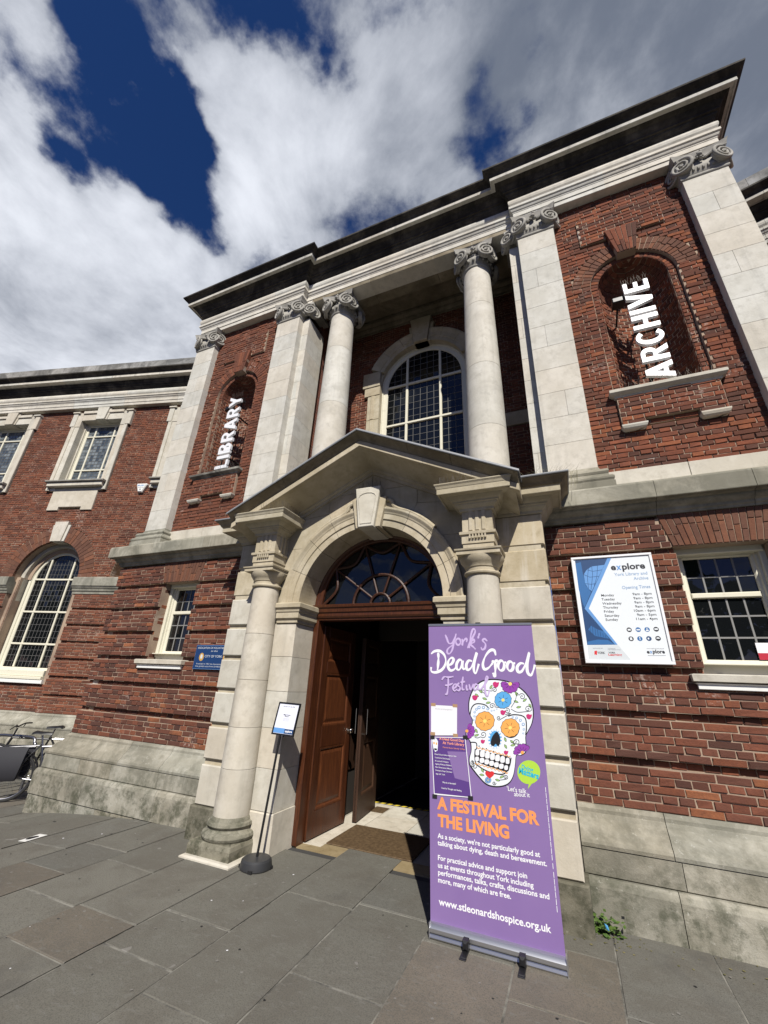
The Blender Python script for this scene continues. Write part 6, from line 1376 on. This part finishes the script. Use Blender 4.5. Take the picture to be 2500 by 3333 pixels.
# ================================================================== ground details
mk = tag(MB().add([(-3.365, -1.178, zg(-3.365) + .003), (-3.26, -1.17, zg(-3.26) + .003), (-3.29, -.941, zg(-3.29) + .003), (-3.419, -.945, zg(-3.419) + .003)], [(0, 1, 2, 3)]).build('ground_plate', 'white_paint'), 'white square plate with a dark oval set in the pavement', 'ground plate')
MB().add([(-3.337 + .035 * math.cos(a * .39), -1.06 + .06 * math.sin(a * .39), zg(-3.337) + .005) for a in range(16)], [tuple(range(16))]).build('plate_disc', 'black_matte', mk)
def tuft(name, c, n, h, spread, mat, label, cat, leaf=False, normal=(0, -1, 0)):
    rnd = random.Random(hash((round(c[0], 2), n)) & 255); b = MB()
    for i in range(n):
        x, y = c[0] + rnd.gauss(0, spread), c[1] + rnd.gauss(0, spread * .35); a = rnd.uniform(0, 6.28)
        if leaf:
            z = c[2] + abs(rnd.gauss(0, h * .45)); r = rnd.uniform(.012, .028); e1 = Vector((math.cos(a), math.sin(a), rnd.uniform(-.3, .5))).normalized(); e2 = e1.cross(Vector((rnd.uniform(-.4, .4), rnd.uniform(-.9, -.2), 1))).normalized(); o = Vector((x, y - rnd.random() * .05, z))
            b.add([o, o + e1 * r + e2 * r * .55, o + e1 * r * 2, o + e1 * r - e2 * r * .55], [(0, 1, 2, 3)])
        else:
            d = Vector((math.cos(a) * rnd.uniform(.05, .5), math.sin(a) * .4 - .1, 1)).normalized(); hh = h * rnd.uniform(.4, 1.1); w = Vector((.0016, .0008, 0)); o = Vector((x, y, c[2])); m = o + d * hh * .6; e = o + d * hh + Vector((math.cos(a) * hh * .3, 0, -hh * .08))
            b.add([o - w, o + w, m + w * .7, e, m - w * .7], [(0, 1, 2, 3, 4)])
    t = thing(name, label, cat, c); b.build('leaves' if leaf else 'blades', mat, t, kind='stuff'); return t
tuft('weed', (1.985, -.26, .0), 170, .11, .055, 'leaf', 'green leafy weed at the foot of the right stone pier', 'weed', True)
tag(MB().add([(1.99, -.335, .075), (2.01, -.34, .068), (2.016, -.345, .042), (1.998, -.335, .046)], [(0, 1, 2, 3)]).build('litter', 'ink_blue'), 'scrap of blue wrapper caught in the weed', 'litter')
tuft('grass_tuft', (2.02, -.30, 3.51), 120, .30, .10, 'dry_grass', 'tall dry grass on the porch cornice before the right inner pilaster', 'grass')
tuft('grass_tuft', (1.62, -.20, 3.51), 50, .22, .08, 'dry_grass', 'thin dry grass behind the right end of the porch roof', 'grass')
rnd = random.Random(3)
def bits(n, mat, name, x0, x1, y0, y1):
    b = MB()
    for i in range(n):
        x, y = rnd.uniform(x0, x1), rnd.uniform(y0, y1); r = rnd.uniform(.004, .011); a0 = rnd.uniform(0, 6)
        b.add([(x + r * rnd.uniform(.6, 1.2) * math.cos(a0 + k * 1.05), y + r * rnd.uniform(.6, 1.2) * math.sin(a0 + k * 1.05), zg(x) + .003) for k in range(6)], [tuple(range(6))])
    o = b.build(name, mat, pavement); o['kind'] = 'stuff'
bits(120, 'gum', 'gum_patches', -4.5, 2.8, -2.8, -.3); bits(16, 'paper_white', 'gum_spots', -4.5, 2.8, -2.6, -.3); bits(40, 'black_matte', 'dark_spots', -4.5, 2.8, -2.8, -.3); bits(60, 'dry_grass', 'grit', 1.6, 3.2, -.5, -.22)
MB().sweep([(-1.58, -.4), (-1.58, -.80), (-.985, -.80), (-.985, -.5)], [(-.2, -.02), (.0, -.02), (.0, .012), (-.02, .022), (-.2, .024)]).build('mortar_skirt', 'limestone', B)

# trees out of view, added to block sky light and darken pane reflections
def sky_block_trees():
    r = random.Random(9); b = MB()
    tops = [(-70 + 9 * i + r.uniform(-2, 2), r.uniform(9, 14)) for i in range(17)]
    for (x, h) in tops:
        y = -40 + r.uniform(-3, 3); b.tube([(x, y, -1), (x, y, h * .5)], [.35, .2], 6)
        for i in range(420):
            a, e, q = r.uniform(0, 6.28), r.uniform(-1, 1), r.random() ** .4; c = Vector((x + 5.2 * q * math.cos(a) * math.sqrt(1 - e * e), y + 4.2 * q * math.sin(a) * math.sqrt(1 - e * e), h * .58 + h * .42 * q * e)); s_ = r.uniform(.4, .9)
            e1 = Vector((r.gauss(0, 1), r.gauss(0, 1), r.gauss(0, 1))).normalized(); e2 = e1.cross(Vector((r.gauss(0, 1), r.gauss(0, 1), r.gauss(0, 1)))).normalized()
            b.add([c + e1 * s_, c + e2 * s_, c - e1 * s_, c - e2 * s_], [(0, 1, 2, 3)])
    o = b.build('sky_block_trees', 'leaf'); o['kind'] = 'stuff'; o['label'] = 'unseen tree mass added to block sky light'; o['category'] = 'trees'
sky_block_trees()

# ================================================================== bricks and panes: the largest become objects
def finish(kind, name, limit, rest):
    items = []
    for it in POOL[kind]:
        v = it[0]; k = len(v); c = Vector((sum(p[0] for p in v) / k, sum(p[1] for p in v) / k, sum(p[2] for p in v) / k)); ps = [project(Vector(p)) for p in v]; a = 0
        if all(ps):
            us = [p[0] for p in ps]; ws = [p[1] for p in ps]; q = project(c)
            if 0 < q[0] < 2500 and 0 < q[1] < 3333: a = (max(us) - min(us)) * (max(ws) - min(ws))
            if 1390 < q[0] < 1810 and 2020 < q[1]: a *= .2
        items.append((a, it))
    items.sort(key=lambda t: -t[0]); groups = {}
    for i, (a, (v, f, t, par, mat)) in enumerate(items):
        if i < limit: MB().add(v, f, t).build(name, mat, par)
        else: groups.setdefault(mat, MB()).add(v, f, t)
    for mat, b in groups.items(): o = b.build(rest, mat, B); o['kind'] = 'stuff'
finish('brick', 'brick', 300, 'brickwork'); finish('pane', 'pane', 300, 'leaded_panes')
